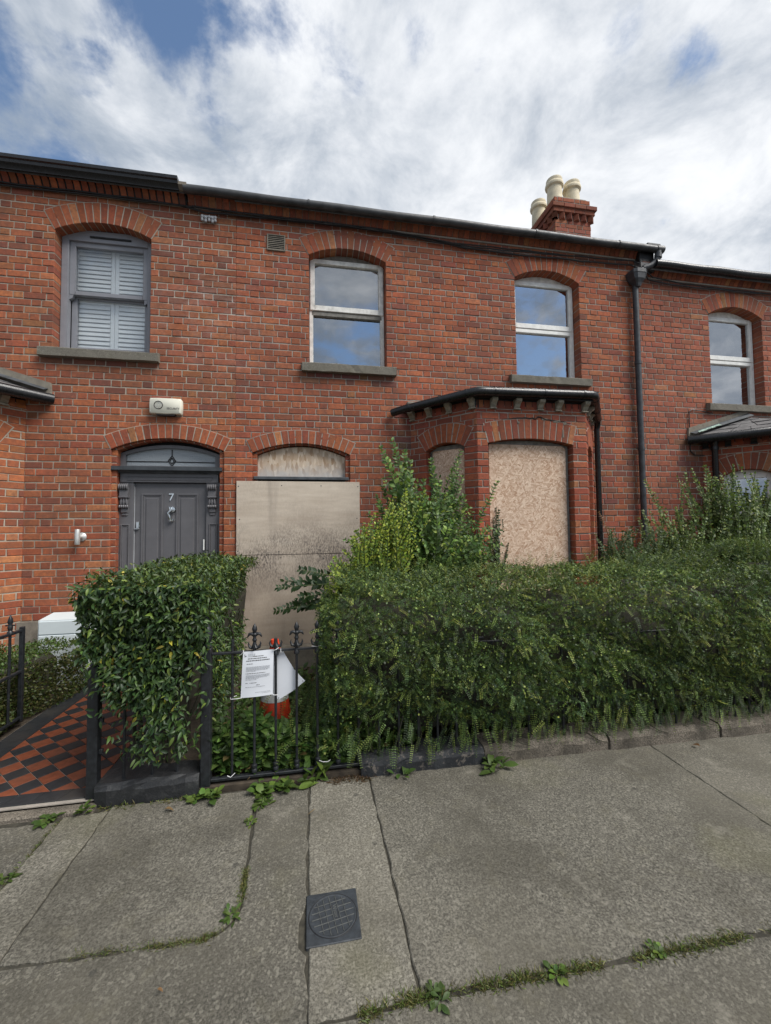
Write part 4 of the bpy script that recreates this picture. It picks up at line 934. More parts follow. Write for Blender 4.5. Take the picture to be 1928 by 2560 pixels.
    cable([(5.95, YF - .02, 3.30), (5.75, YF - .015, 3.33), (5.58, YF - .015, 3.34), (5.54, YF - .015, 3.30), (5.535, YF - .015, 2.72), (5.60, YF - .02, 2.66), (5.74, YF - .05, 2.65)], .007, 'thin looped wire on the brick beside the slate roofed bay', .001)
    b = thing('cable_bracket', 'small white insulator bracket for the eaves cables', 'bracket', T(-1.22, 0, 5.36))
    MB().bbox(-1.30, -1.14, .0, .02, 5.435, 5.465, .004, T).build('arm', 'steel', b)
    for i, x in enumerate((-1.29, -1.25, -1.21, -1.17, -1.14)): MB().lathe(T(x, .035, 5.40 - .012 * (i % 2)), [(.006, -.03), (.015, -.022), (.017, 0), (.010, .01), (.018, .02), (.018, .04), (.008, .05)], 8).build('insulator', 'print_grey', b)
    # brown dead fern and a nail stay out; a hook remains on the wall
wall_things()

# ------------------------------------------------------------------ railings, gate, plinths
def finial(mb, x, y, z, s=1., top=True):
    mb.lathe((x, y, z), [(.010 * s, -.05 * s), (.017 * s, -.045 * s), (.019 * s, -.03 * s), (.012 * s, -.02 * s), (.011 * s, 0), (.022 * s, .004 * s), (.024 * s, .012 * s), (.018 * s, .02 * s), (.012 * s, .034 * s), (.009 * s, .05 * s)], 10)
    for a in (0, 90, 180, 270):
        c, q = math.cos(R_(a)), math.sin(R_(a))
        mb.tube([(x + c * .012 * s, y + q * .012 * s, z + .008 * s), (x + c * .03 * s, y + q * .03 * s, z + .014 * s), (x + c * .038 * s, y + q * .038 * s, z + .034 * s), (x + c * .034 * s, y + q * .034 * s, z + .05 * s)], [.012 * s, .010 * s, .006 * s, .001], 6)
    if not top: mb.lathe((x, y, z), [(.012 * s, .03 * s), (.012 * s, .06 * s), (.006 * s, .064 * s)], 8); return
    mb.lathe((x, y, z), [(.009 * s, .045 * s), (.014 * s, .055 * s), (.014 * s, .062 * s), (.009 * s, .07 * s), (.012 * s, .085 * s), (.016 * s, .095 * s), (.012 * s, .104 * s)], 10)
    for c in (-1, 1): mb.tube([(x, y, z + .082 * s), (x + c * .016 * s, y, z + .098 * s), (x + c * .033 * s, y, z + .096 * s), (x + c * .042 * s, y, z + .080 * s), (x + c * .045 * s, y, z + .074 * s)], [.009 * s, .012 * s, .010 * s, .005 * s, .001], 6)
    mb.lathe((x, y, z), [(.007 * s, .1 * s), (.014 * s, .116 * s), (.017 * s, .128 * s), (.011 * s, .146 * s), (.004 * s, .158 * s), (.0005, .163 * s)], 8)
def bar(parent, x, y, z0, z1, fin=None, r=.0085, boss=None):
    b = MB().tube([(x, y, z0), (x, y, z1)], r, 8)
    if boss: b.lathe((x, y, boss), [(.009, -.028), (.017, -.022), (.019, -.008), (.014, 0), (.019, .008), (.017, .022), (.009, .028)], 10)
    b = b.build('bar', 'black_iron', parent, True)
    if fin is not None: m = MB(); finial(m, x, y, z1, 1.0, fin); m.build('finial', 'black_iron', b, True)
    return b
def railings():
    Y = 2.80
    for x, lab, g in ((-1.283, 'square black iron gate post at the edge of the tiled path', 0), (-.650, 'square black iron post between the black plinth and the notice', 0)):
        p = thing('iron_post', lab, 'post', (x, Y, 0)); MB().bbox(x - .029, x + .029, Y - .029, Y + .029, -.02, .80 if x < -1 else .87, .004).build('shaft', 'black_iron', p)
        m = MB(); z = .80 if x < -1 else .87; m.lathe((x, Y, z), [(.024, 0), (.03, .01), (.02, .03), (.032, .06), (.036, .09), (.022, .13), (.012, .15), (.018, .17), (.006, .21), (.001, .22)], 12); m.build('finial', 'black_iron', p, True)
        if x < -1:
            for z in (.28, .46): MB().bbox(x + .028, x + .05, Y - .012, Y + .012, z, z + .03, .004).build('gate_lug', 'black_iron', p)
    r = thing('iron_railing', 'black iron railing with fleur finials carrying the tied notice', 'railing', (-.15, Y, .05))
    MB().bbox(-.621, 1.2, Y - .011, Y + .011, .822, .838, .003).build('top_rail', 'black_iron', r); MB().bbox(-.621, .33, Y - .016, Y + .016, .048, .066, .003).build('bottom_rail', 'black_iron', r)
    for i, x in enumerate((-.496, -.361, -.229, -.097, .036, .169, .306)):
        bar(r, x, Y, .06, .915 if i == 0 else .845, None if i == 0 else (i != 2), boss=None if i == 0 else .10)
        if i == 0: continue
    l = thing('iron_railing', 'short black iron railing set in the black plinth under the glossy hedge', 'railing', (-.95, Y, .12))
    MB().bbox(-1.255, -.679, Y - .011, Y + .011, .80, .816, .003).build('top_rail', 'black_iron', l)
    for i, x in enumerate((-1.118, -.958, -.818)): bar(l, x, Y, .10, .83, True, boss=.22 if i == 1 else None)
    h = thing('iron_railing', 'iron railing mostly buried in the big small-leaved hedge above the kerb stones', 'railing', (2.0, Y - .02, .08))
    MB().bbox(.36, 5.6, Y - .031, Y - .009, .80, .816, .003).build('top_rail', 'black_iron', h)
    for k in range(38): bar(h, .44 + k * .135, Y - .02, .06, .83)
    # kerb stones under the hedge
    k = thing('garden_kerb', 'row of worn granite kerb stones below the big hedge', 'kerb', (2.0, 2.76, 0))
    def stone(x0, x1, y0, y1, z1, mat, nm='kerb_stone'):
        n = max(3, int((x1 - x0) / .07)); V = []
        P = [(y0 + .004, -.06), (y0, z1 - .035), (y0 + .012, z1 - .012), (y0 + .035, z1), (y1, z1 + .004), (y1, -.06)]; kk = len(P)
        for i in range(n + 1):
            x = x0 + (x1 - x0) * i / n; e = .012 if i in (0, n) else 0
            for (y, z) in P: V.append((x, y + (rng.normal() * .004 + e if y < y1 else 0), z + (rng.normal() * .004 - e * .6 if z > 0 else 0)))
        F = [(i * kk + j, i * kk + j + 1, (i + 1) * kk + j + 1, (i + 1) * kk + j) for i in range(n) for j in range(kk - 1)] + [tuple(range(kk))[::-1], tuple(range(n * kk, (n + 1) * kk))]
        return MB().add(V, F)
    for (a, b, m_) in ((.315, 1.16, 'painted_stone'), (1.165, 2.105, 'granite'), (2.115, 3.05, 'granite'), (3.06, 4.0, 'granite'), (4.01, 5.0, 'granite')): stone(a, b, 2.725 - .012 * (a - .3), 2.93, .105, m_).build('kerb_stone', m_, k, False)
    p = stone(-1.255, -.682, 2.735, 2.92, .125, 'black_stone').build('plinth', 'black_stone'); tag(rehome(p, (-.97, 2.8, 0)), 'low black painted stone plinth between the two iron posts', 'plinth')
    # gate standing open along the path
    g = thing('iron_gate', 'black iron garden gate swung open against the clipped hedge', 'gate', (-2.33, 2.95, .08)); X = -2.34
    MB().bbox(X - .012, X + .012, 2.82, 3.90, .80, .822, .003).build('top_rail', 'black_iron', g); MB().bbox(X - .012, X + .012, 2.82, 3.90, .47, .492, .003).build('mid_rail', 'black_iron', g); MB().bbox(X - .012, X + .012, 2.82, 3.90, .10, .122, .003).build('bottom_rail', 'black_iron', g)
    for y in (2.80, 3.91): MB().bbox(X - .015, X + .015, y - .015, y + .015, .08, .84, .003).build('stile', 'black_iron', g)
    for y in (2.93, 3.06, 3.19, 3.32, 3.45, 3.58, 3.77):
        b = MB().tube([(X, y, .11), (X, y, .83)], .010, 8).build('bar', 'black_iron', g, True)
        m = MB(); m.lathe((X, y, .83), [(.01, -.03), (.022, -.02), (.02, 0), (.012, .01), (.018, .03), (.016, .045), (.012, .055), (.019, .075), (.015, .1), (.005, .125), (.001, .135)], 10); m.bbox(X - .035, X + .035, y - .006, y + .006, .875, .886, .003); m.build('finial', 'black_iron', b, True)
railings()
# ------------------------------------------------------------------ notice, placard, cone, cover
def notice():
    n = thing('paper_notice', 'laminated printed notice tied to the iron railing', 'notice', (-.34, 2.775, .56))
    c = [(-.428, .836), (-.240, .842), (-.246, .556), (-.444, .548)]   # TL TR BR BL
    def P(s, t, d=0.):
        x = (c[0][0] * (1 - s) + c[1][0] * s) * (1 - t) + (c[3][0] * (1 - s) + c[2][0] * s) * t; z = (c[0][1] * (1 - s) + c[1][1] * s) * (1 - t) + (c[3][1] * (1 - s) + c[2][1] * s) * t
        return (x, 2.782 - .010 * math.sin(math.pi * s) * (.4 + .6 * t) - .004 * math.sin(5 * t) - d, z)
    m = MB(); N = 10; V = [P(i / N, j / N) for j in range(N + 1) for i in range(N + 1)] + [P(i / N, j / N, -.001) for j in range(N + 1) for i in range(N + 1)]; q = (N + 1) ** 2
    F = [(j * (N + 1) + i, (j + 1) * (N + 1) + i, (j + 1) * (N + 1) + i + 1, j * (N + 1) + i + 1) for j in range(N) for i in range(N)]; m.add(V, F + [tuple(k + q for k in f[::-1]) for f in F]); m.build('sheet', 'paper', n, True)
    bold, thin = MB(), MB()
    def line(mb, t, s0, s1, h, gap=.012):
        s = s0
        while s < s1:
            w = min(rng.uniform(.02, .075), s1 - s); K = 3
            V = [P(s + w * i / K, t + tt, .0012) for tt in (0, h) for i in range(K + 1)]; mb.add(V, [(i, i + K + 1, i + K + 2, i + 1) for i in range(K)]); s += w + gap
    for k in range(4): line(thin, .055 + k * .019, .17, .40, .007)
    line(bold, .105, .33, .68, .014); line(bold, .150, .17, .78, .015); line(bold, .195, .12, .88, .016)
    line(bold, .265, .14, .34, .010)
    for k in range(6): line(thin, .335 + k * .0185, .13, .88 if k < 4 else (.82 if k == 4 else .45), .008)
    line(bold, .475, .12, .75, .010)
    for k in range(5): line(thin, .515 + k * .0185, .13, .88 if k < 3 else .80 - .25 * (k - 3), .008)
    line(thin, .615, .13, .48, .008); line(bold, .685, .13, .21, .009); line(bold, .685, .26, .48, .010); line(bold, .735, .47, .58, .011); line(thin, .775, .13, .75, .009)
    line(thin, .90, .45, .92, .007); line(thin, .925, .65, .92, .007)
    bold.build('heading_print', 'print_dark', n); thin.build('body_print', 'print_grey', n)
    e = MB(); 
    for (s, t) in ((.06, .07), (.10, .10), (.07, .105)): e.add([P(s + .018 * math.cos(a), t + .012 * math.sin(a), .0012) for a in np.linspace(0, 2 * math.pi, 7)[:-1]], [tuple(range(6))[::-1]])
    e.build('crest', 'lead', n)
    s = [(-.30, .80), (-.195, .832), (-.112, .688), (-.044, .612), (-.118, .556), (-.212, .505), (-.335, .60)]
    p = thing('placard', 'plain white angular placard behind the railing beside the notice', 'placard', (-.2, 2.83, .5))
    MB().prism(s, lambda x, z: (x, 2.822, z), lambda x, z: (x, 2.827, z)).build('board', 'placard', p)
    for (x, z) in ((-.058, .613), (-.212, .516)): MB().lathe((x, 2.822, z), [(.003, 0), (.003, -.0015)], 8, 'y').build('eyelet', 'print_dark', p)
    cn = thing('traffic_cone', 'orange traffic cone with a white band behind the notice', 'cone', (-.262, 3.12, .05))
    X, Y = -.262, 3.12; rad = lambda z: .030 + (.812 - z) * .164
    MB().lathe((X, Y, 0), [(rad(z) - .001, z) for z in (.08, .2, .315, .405, .62, .70, .78, .812)] + [(.026, .820), (.018, .821), (.016, .78)], 24).build('body', 'cone_orange', cn, True)
    MB().lathe((X, Y, 0), [(rad(z) + .0015, z) for z in (.405, .48, .55, .62)], 24).build('reflective_band', 'cone_band', cn, True)
    MB().bbox(X - .18, X + .18, Y - .18, Y + .18, .05, .082, .012).build('base', 'cone_orange', cn)
    ties = [([(-.455, 2.79, .812), (-.44, 2.775, .822), (-.425, 2.77, .838), (-.43, 2.80, .842)], 'white cable tie at the upper left corner of the notice'),
            ([(-.245, 2.772, .836), (-.225, 2.768, .842), (-.208, 2.775, .852)], 'white cable tie at the upper right corner of the notice'),
            ([(-.197, 2.785, .842), (-.196, 2.783, .82), (-.197, 2.80, .806), (-.199, 2.815, .835)], 'white cable tie holding the placard to the top rail'),
            ([(-.435, 2.772, .553), (-.468, 2.775, .549), (-.502, 2.785, .545), (-.508, 2.80, .549), (-.47, 2.81, .556)], 'white cable tie from the notice to the plain end bar'),
            ([(-.25, 2.775, .562), (-.235, 2.77, .556), (-.216, 2.778, .553)], 'white cable tie at the lower right corner of the notice'),
            ([(.0, 2.785, .846), (.03, 2.782, .843), (.065, 2.785, .848)], 'white cable tie round the last fleur finial before the hedge'),
            ([(.045, 2.78, .115), (.07, 2.775, .105), (.10, 2.78, .10), (.12, 2.79, .106)], 'loose white cable tie on the bottom rail near the hedge'),
            ([(-.52, 2.778, .082), (-.50, 2.776, .072), (-.475, 2.785, .09)], 'white cable tie at the foot of the plain end bar')]
    for pts, lab in ties: o = MB().tube(pts, .0021, 5).build('cable_tie', 'tie_white'); tag(rehome(o, pts[0]), lab, 'cable tie', 'white cable ties on the railing')
notice()
def cover():
    c = thing('water_cover', 'square cast iron access cover lettered Water set in the pavement', 'cover', (.08, 1.797, 0)); x0, x1, y0, y1 = -.026, .190, 1.682, 1.915
    MB().bbox(x0, x1, y0, y1, -.03, .006, .003).build('frame', 'cover_iron', c); cx, cy = .083, 1.80; R = .098
    lid = MB().lathe((cx, cy, 0), [(R, .0), (R, .0072), (R - .004, .0085), (R - .009, .0072), (0.001, .0072)], 40).build('lid', 'cover_iron', c)
    g = MB(); g.tube([(cx + (R + .001) * math.cos(t), cy + (R + .001) * math.sin(t), .0068) for t in np.linspace(0, 2 * math.pi, 41)], .0016, 5); g.build('rim_gap', 'fascia_black', lid)
    a = R_(10); ca, sa = math.cos(a), math.sin(a); W = lambda u, v, z=.0085: (cx + u * ca - v * sa, cy + u * sa + v * ca, z)
    r = MB()
    def rib(u0, v0, u1, v1):
        r.tube([W(u0, v0), W(u1, v1)], .0017, 6)
    h = lambda v: math.sqrt(max(0, (R - .010) ** 2 - v * v))
    for v in (-.056, -.028, .056): rib(-h(v), v, h(v), v)
    for v in (.0, .028): rib(-h(v), v, .0, v); rib(.026, v, h(v), v)
    for u in (-.052, -.026, .0, .026, .052): rib(u, -h(u), u, h(u))
    r.build('ribs', 'cover_rib', lid)
    text_mesh('Water', .024, lambda x, y, z: W(.013 + y, .012 - x, .0078 + z), .0008).build('lettering', 'cover_rib', lid)
cover()
# ------------------------------------------------------------------ plants
def leaf_tpl(L=1., W=.4, fold=.15, curl=.15, n=3, tip=1.):
    """leaf along +Y, face up +Z; two strips of quads meeting at the midrib"""
    V = [(0, 0, 0)]; F = []
    for i in range(1, n + 1):
        t = i / (n + 1); w = W * .5 * math.sin(math.pi * t ** (.8 * tip)) ** .8; z = -curl * t * t * L
        V += [(-w, t * L, z + fold * w), (0, t * L, z), (w, t * L, z + fold * w)]
    V.append((0, L, -curl * L)); e = len(V) - 1
    F += [(0, 2, 1), (0, 3, 2)]
    for i in range(n - 1):
        a = 1 + 3 * i; F += [(a, a + 1, a + 4), (a, a + 4, a + 3), (a + 1, a + 2, a + 5), (a + 1, a + 5, a + 4)]
    a = 1 + 3 * (n - 1); F += [(a, a + 1, e), (a + 1, a + 2, e)]
    return np.array(V, float), np.array(F, int)
def rot_to(dirs, roll, up=None):
    """matrices whose +Y follows dirs and whose +Z leans to up, rolled"""
    d = dirs / np.linalg.norm(dirs, axis=1, keepdims=True); u = np.tile(np.array([0, 0, 1.]), (len(d), 1)) if up is None else up
    x = np.cross(d, u); ln = np.linalg.norm(x, axis=1, keepdims=True); x = np.where(ln < 1e-3, np.array([[1., 0, 0]]), x / np.maximum(ln, 1e-6)); z = np.cross(x, d)
    c, s = np.cos(roll)[:, None], np.sin(roll)[:, None]; X = x * c + z * s; Z = -x * s + z * c
    return np.stack([X, d, Z], axis=2)
def scatter(tpl, pos, rot, scale, col):
    V, F = tpl; n, k = len(pos), len(V)
    W = np.einsum('nij,kj->nki', rot, V) * np.asarray(scale).reshape(-1, 1, 1) + pos[:, None, :]
    FF = (F[None] + (np.arange(n) * k)[:, None, None]).reshape(-1, F.shape[1])
    return W.reshape(-1, 3), FF, np.repeat(col, k, axis=0)
def np_mesh(name, parts, mat, parent=None, kind=None, smooth=True):
    V = []; F = []; C = []; o = 0
    for v, f, c in parts: V.append(v); F.append(f + o); C.append(c); o += len(v)
    V = np.concatenate(V).astype('f'); F = np.concatenate(F).astype('i'); C = np.concatenate(C)
    me = bpy.data.meshes.new(name); k = F.shape[1]; me.vertices.add(len(V)); me.vertices.foreach_set('co', V.ravel()); me.loops.add(F.size); me.loops.foreach_set('vertex_index', F.ravel())
    me.polygons.add(len(F)); me.polygons.foreach_set('loop_start', np.arange(len(F), dtype='i') * k); me.update(calc_edges=True)
    at = me.color_attributes.new('Col', 'FLOAT_COLOR', 'POINT'); a = np.ones((len(V), 4), 'f'); a[:, :3] = C; at.data.foreach_set('color', a.ravel())
    if smooth: me.polygons.foreach_set('use_smooth', np.ones(len(F), bool))
    me.materials.append(MAT[mat]); return link(name, me, parent, kind)
def leaf_objects(tpl, pos, rot, scale, col, mat, parent, n_one, name='leaf'):
    """the n_one leaves that show largest become objects, the rest one joined foliage mesh"""
    dd = np.linalg.norm(pos - np.array([0, 0, CAMH]), axis=1); face = np.abs(np.einsum('ni,ni->n', rot[:, :, 2], (np.array([0, 0, CAMH]) - pos) / dd[:, None]))
    order = np.argsort(-np.asarray(scale) * (.3 + face) / dd); one, rest = order[:n_one], order[n_one:]
    V, F = tpl; shades = []
    if n_one:
        qs = np.array_split(one[np.argsort(col[one, 1])], 6)
        for q in qs:
            me = bpy.data.meshes.new(name); me.from_pydata(V.tolist(), [], F.tolist()); at = me.color_attributes.new('Col', 'FLOAT_COLOR', 'POINT'); a = np.ones((len(V), 4), 'f'); a[:, :3] = col[q].mean(axis=0); at.data.foreach_set('color', a.ravel())
            me.polygons.foreach_set('use_smooth', [True] * len(F)); me.materials.append(MAT[mat])
            for i in q:
                o = link(name, me, parent); M = Matrix.Identity(4)
                for r in range(3):
                    for c in range(3): M[r][c] = rot[i, r, c] * scale[i]
                    M[r][3] = pos[i, r]
                o.matrix_basis = M
    np_mesh('foliage', [scatter(tpl, pos[rest], rot[rest], np.asarray(scale)[rest], col[rest])], mat, parent, 'stuff')
def shades(n, cols, w, var=.18):
    c = np.array(cols)[rng.choice(len(cols), n, p=np.array(w) / sum(w))]; return np.clip(c * (1 + rng.normal(size=(n, 1)) * var) * (1 + rng.normal(size=(n, 3)) * .05), .004, .9)
def unit(n): v = rng.normal(size=(n, 3)); return v / np.linalg.norm(v, axis=1, keepdims=True)
def fbm(p, s, seed=0):
    q = p * s + seed * 3.1; r = 0
    for k, a in ((1, 1.), (2.03, .5), (4.1, .25)): r = r + a * (np.sin(q[:, 0] * k * 1.3 + 1.1 * np.sin(q[:, 1] * k + seed)) * np.cos(q[:, 1] * k * 1.1 + np.sin(q[:, 2] * k * .9)) + np.sin(q[:, 2] * k * 1.7 + q[:, 0] * k * .6)) * .5
    return r
# ---- small-leaved hedge: pendulous sprays of tiny opposite leaves
def spray_tpl(pairs=8, L=.070, lw=.0108):
    V = []; F = []
    for i in range(pairs):
        t = (i + .6) / pairs; y = t * L; z = -.3 * L * t * t; s = lw * (1.0 - .35 * t)
        for sg in (-1, 1):
            o = len(V); dz = rng.normal() * .25
            V += [(0, y, z), (sg * s * .55, y - s * .22, z + s * (.22 + dz * .3)), (sg * s * 1.25, y + s * .25, z + s * dz * .6), (sg * s * .6, y + s * .55, z + s * .2)]
            F += [(o, o + 1, o + 2), (o, o + 2, o + 3)]
    return np.array(V), np.array(F)
def big_hedge():
    h = thing('hedge', 'big dense small-leaved green hedge overhanging the kerb stones', 'hedge', (2.4, 3.05, 0))
    x0, x1 = .10, 5.7
    def top(x): return 1.135 + .026 * x + .02 * np.sin(x * 2.3) + .10 / (1 + np.exp(-(x - 3.6) * 3.))
    def hull(n):
        """points and outward normals on the hedge surface"""
        a = rng.random(n); P = np.zeros((n, 3)); N = np.zeros((n, 3)); en = a >= .93; fr = ~en
        prof = np.array([(2.80, .23, 0), (2.715, .36, 0), (2.665, .55, 0), (2.655, -.42, 1), (2.662, -.20, 1), (2.69, -.075, 1), (2.77, -.012, 1), (3.05, .02, 1), (3.35, .06, 1), (3.65, .08, 1)])
        m = fr.sum(); x = rng.uniform(x0 + .06, x1, m); tt = top(x) + .03 * np.sin(x * 1.4 + 1)
        ref = np.array([(q[0], q[1] + q[2] * 1.25) for q in prof]); sl = np.linalg.norm(np.diff(ref, axis=0), axis=1); cu = np.concatenate([[0], np.cumsum(sl)]); s = rng.random(m) * cu[-1]
        k = np.clip(np.searchsorted(cu, s) - 1, 0, len(sl) - 1); f = (s - cu[k]) / sl[k]
        y = prof[k, 0] * (1 - f) + prof[k + 1, 0] * f; za = prof[k, 1] + prof[k, 2] * tt; zb = prof[k + 1, 1] + prof[k + 1, 2] * tt; z = za * (1 - f) + zb * f
        dy, dz = prof[k + 1, 0] - prof[k, 0], zb - za; ln = np.hypot(dy, dz)
        P[fr] = np.stack([x, y - .02 * (x - 1), z], 1); N[fr] = np.stack([np.where(x < .35, -.4, 0.), -dz / ln, dy / ln], 1)
        m = en.sum(); y = rng.uniform(2.72, 3.6, m); t = rng.random(m); z = .14 + t * (top(x0) - .2); x = x0 - .03 + .10 * np.abs(t - .45)
        P[en] = np.stack([x, y, z], 1); N[en] = np.stack([-np.ones(m), np.where(y < 2.85, -.8, -.1), np.where(t > .8, .5, .1)], 1)
        lump = fbm(P, 3.6, 2) * .055 + fbm(P, 10., 4) * .032
        N /= np.linalg.norm(N, axis=1, keepdims=True); return P + N * lump[:, None], N, lump
    parts = []
    base = [(.034, .066, .022), (.068, .118, .032), (.130, .190, .042), (.23, .285, .055)]; 
    n = 28000; P, N, lump = hull(n)
    keep = ~((P[:, 2] < .32 + .10 * np.sin(P[:, 0] * 4.1) + .05 * np.sin(P[:, 0] * 11)) & (rng.random(n) < .7) & (N[:, 1] < -.4)) & ~((fbm(P, 8., 7) < -.62) & (rng.random(n) < .85)); P, N, lump = P[keep], N[keep], lump[keep]; n = len(P)
    D = N * .5 + unit(n) * .75; D[:, 2] += np.where(N[:, 2] > .6, .15, -.22); D[:, 0] += .12; D = D + np.stack([fbm(P, 3., 9), 0 * lump, fbm(P, 3.7, 12) * .6], 1) * .45
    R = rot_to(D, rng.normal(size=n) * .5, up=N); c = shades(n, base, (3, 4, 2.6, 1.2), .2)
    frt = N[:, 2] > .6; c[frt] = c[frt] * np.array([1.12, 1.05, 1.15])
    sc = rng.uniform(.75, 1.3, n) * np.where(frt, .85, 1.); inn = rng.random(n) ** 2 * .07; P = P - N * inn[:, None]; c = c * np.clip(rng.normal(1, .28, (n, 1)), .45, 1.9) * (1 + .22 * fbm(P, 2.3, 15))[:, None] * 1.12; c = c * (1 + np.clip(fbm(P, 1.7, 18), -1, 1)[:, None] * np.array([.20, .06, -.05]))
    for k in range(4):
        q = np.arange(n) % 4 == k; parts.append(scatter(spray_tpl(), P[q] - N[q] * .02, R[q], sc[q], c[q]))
    ns = 46000; Q, M, lu = hull(ns); s1 = (np.array([(0, 0, 0), (-.42, .5, .12), (0, 1, 0), (.42, .5, .12)]), np.array([(0, 3, 2), (0, 2, 1)]))
    kq = ((Q[:, 2] > .30 + .10 * np.sin(Q[:, 0] * 4.1)) | (rng.random(ns) < .25)) & ~((fbm(Q, 8., 7) < -.62) & (rng.random(ns) < .85)); Q, M = Q[kq], M[kq]; ns = len(Q)
    parts.append(scatter(s1, Q - M * (rng.random((ns, 1)) ** 2 * .07 - .012), rot_to(M * .4 + unit(ns), rng.normal(size=ns) * .7, up=M), rng.uniform(.011, .021, ns), shades(ns, base, (3, 4, 2.4, 1.), .3) * (1 + .22 * fbm(Q, 2.3, 15))[:, None]))
    # trailing sprays in front of the railing on the left and over the kerb
    m = 1000; x = np.concatenate([rng.normal(.04, .13, m // 2), rng.uniform(.2, 3.6, m // 2)]); z = np.concatenate([rng.uniform(.12, .62, m // 2) , rng.uniform(.17, .34, m // 2)]); y = np.concatenate([rng.uniform(2.84, 3.05, m // 2), rng.uniform(2.70, 2.80, m // 2)]); x[:m // 2] += (z[:m // 2] - .3) * .35
    D = np.stack([rng.normal(-.35, .35, m), rng.normal(-.45, .25, m), rng.normal(-.75, .3, m)], 1)
    parts.append(scatter(spray_tpl(9, .105), np.stack([x, y, z], 1), rot_to(D, rng.normal(size=m) * .6), rng.uniform(.8, 1.3, m), shades(m, base, (2, 4, 3, 1.5))))
    # wispy shoots standing above the top
    m = 750; x = rng.uniform(.2, 5.4, m); t = rng.random(m); y = 2.8 + t * .8 - .02 * x; z = top(x) + .05 + .05 * t
    D = np.stack([rng.normal(.1, .5, m), rng.normal(-.1, .3, m), rng.uniform(.4, 1.2, m)], 1); parts.append(scatter(spray_tpl(9, .14, .008), np.stack([x, y, z], 1), rot_to(D, rng.normal(size=m)), rng.uniform(.7, 1.25, m), shades(m, base, (1, 3, 4, 2)) * 1.05))
    for i, (v, f, c) in enumerate(parts):
        k = len(c) // 4; j = np.exp(rng.normal(size=k) * .25); c = c.reshape(k, 4, 3) * j[:, None, None]; parts[i] = (v, f, np.clip(c.reshape(-1, 3), .004, .5))
    np_mesh('foliage', parts, 'leaf_small', h, 'stuff', smooth=False)
    # solid dark core standing in for the shaded twiggy inside, blocks see-through
    core = MB(); nx, nr = 40, 10; V = []
    for i in range(nx + 1):
        x = x0 + .13 + (x1 - x0 - .13) * i / nx; tt = float(top(x))
        for j in range(nr):
            y, z = [(2.96, .16), (2.92, .35), (2.91, .6), (2.92, .85), (2.96, tt - .26), (3.06, tt - .19), (3.2, tt - .15), (3.5, tt - .12), (3.56, .6), (3.56, .1)][j]
            V.append((x + rng.normal() * .012, y - .02 * (x - 1) + rng.normal() * .02, z + rng.normal() * .02))
    core.add(V, [(i * nr + j, i * nr + (j + 1) % nr, (i + 1) * nr + (j + 1) % nr, (i + 1) * nr + j) for i in range(nx) for j in range(nr)] + [tuple(range(nr)), tuple(range(nx * nr, (nx + 1) * nr))]); core.build('dark_core', 'twig', h)
    st = MB()
    for k in range(34):
        x = rng.uniform(.3, 4.2); y = rng.uniform(2.8, 2.95); st.tube([(x, y, .06), (x + rng.normal() * .05, y - .02, .18), (x + rng.normal() * .12, y - rng.uniform(0, .08), .36)], [.009, .007, .004], 5)
    for x, z in ((2.0, .16), (2.9, .2), (1.95, .22), (1.4, .2), (2.5, .18)): st.tube([(x, 2.78, z), (x - .06, 2.73, z - .03), (x + .02, 2.71, z - .08), (x + .09, 2.70, z - .1)], [.006, .005, .004, .002], 5)
    st.build('stems', 'twig', h, kind='stuff')
big_hedge()
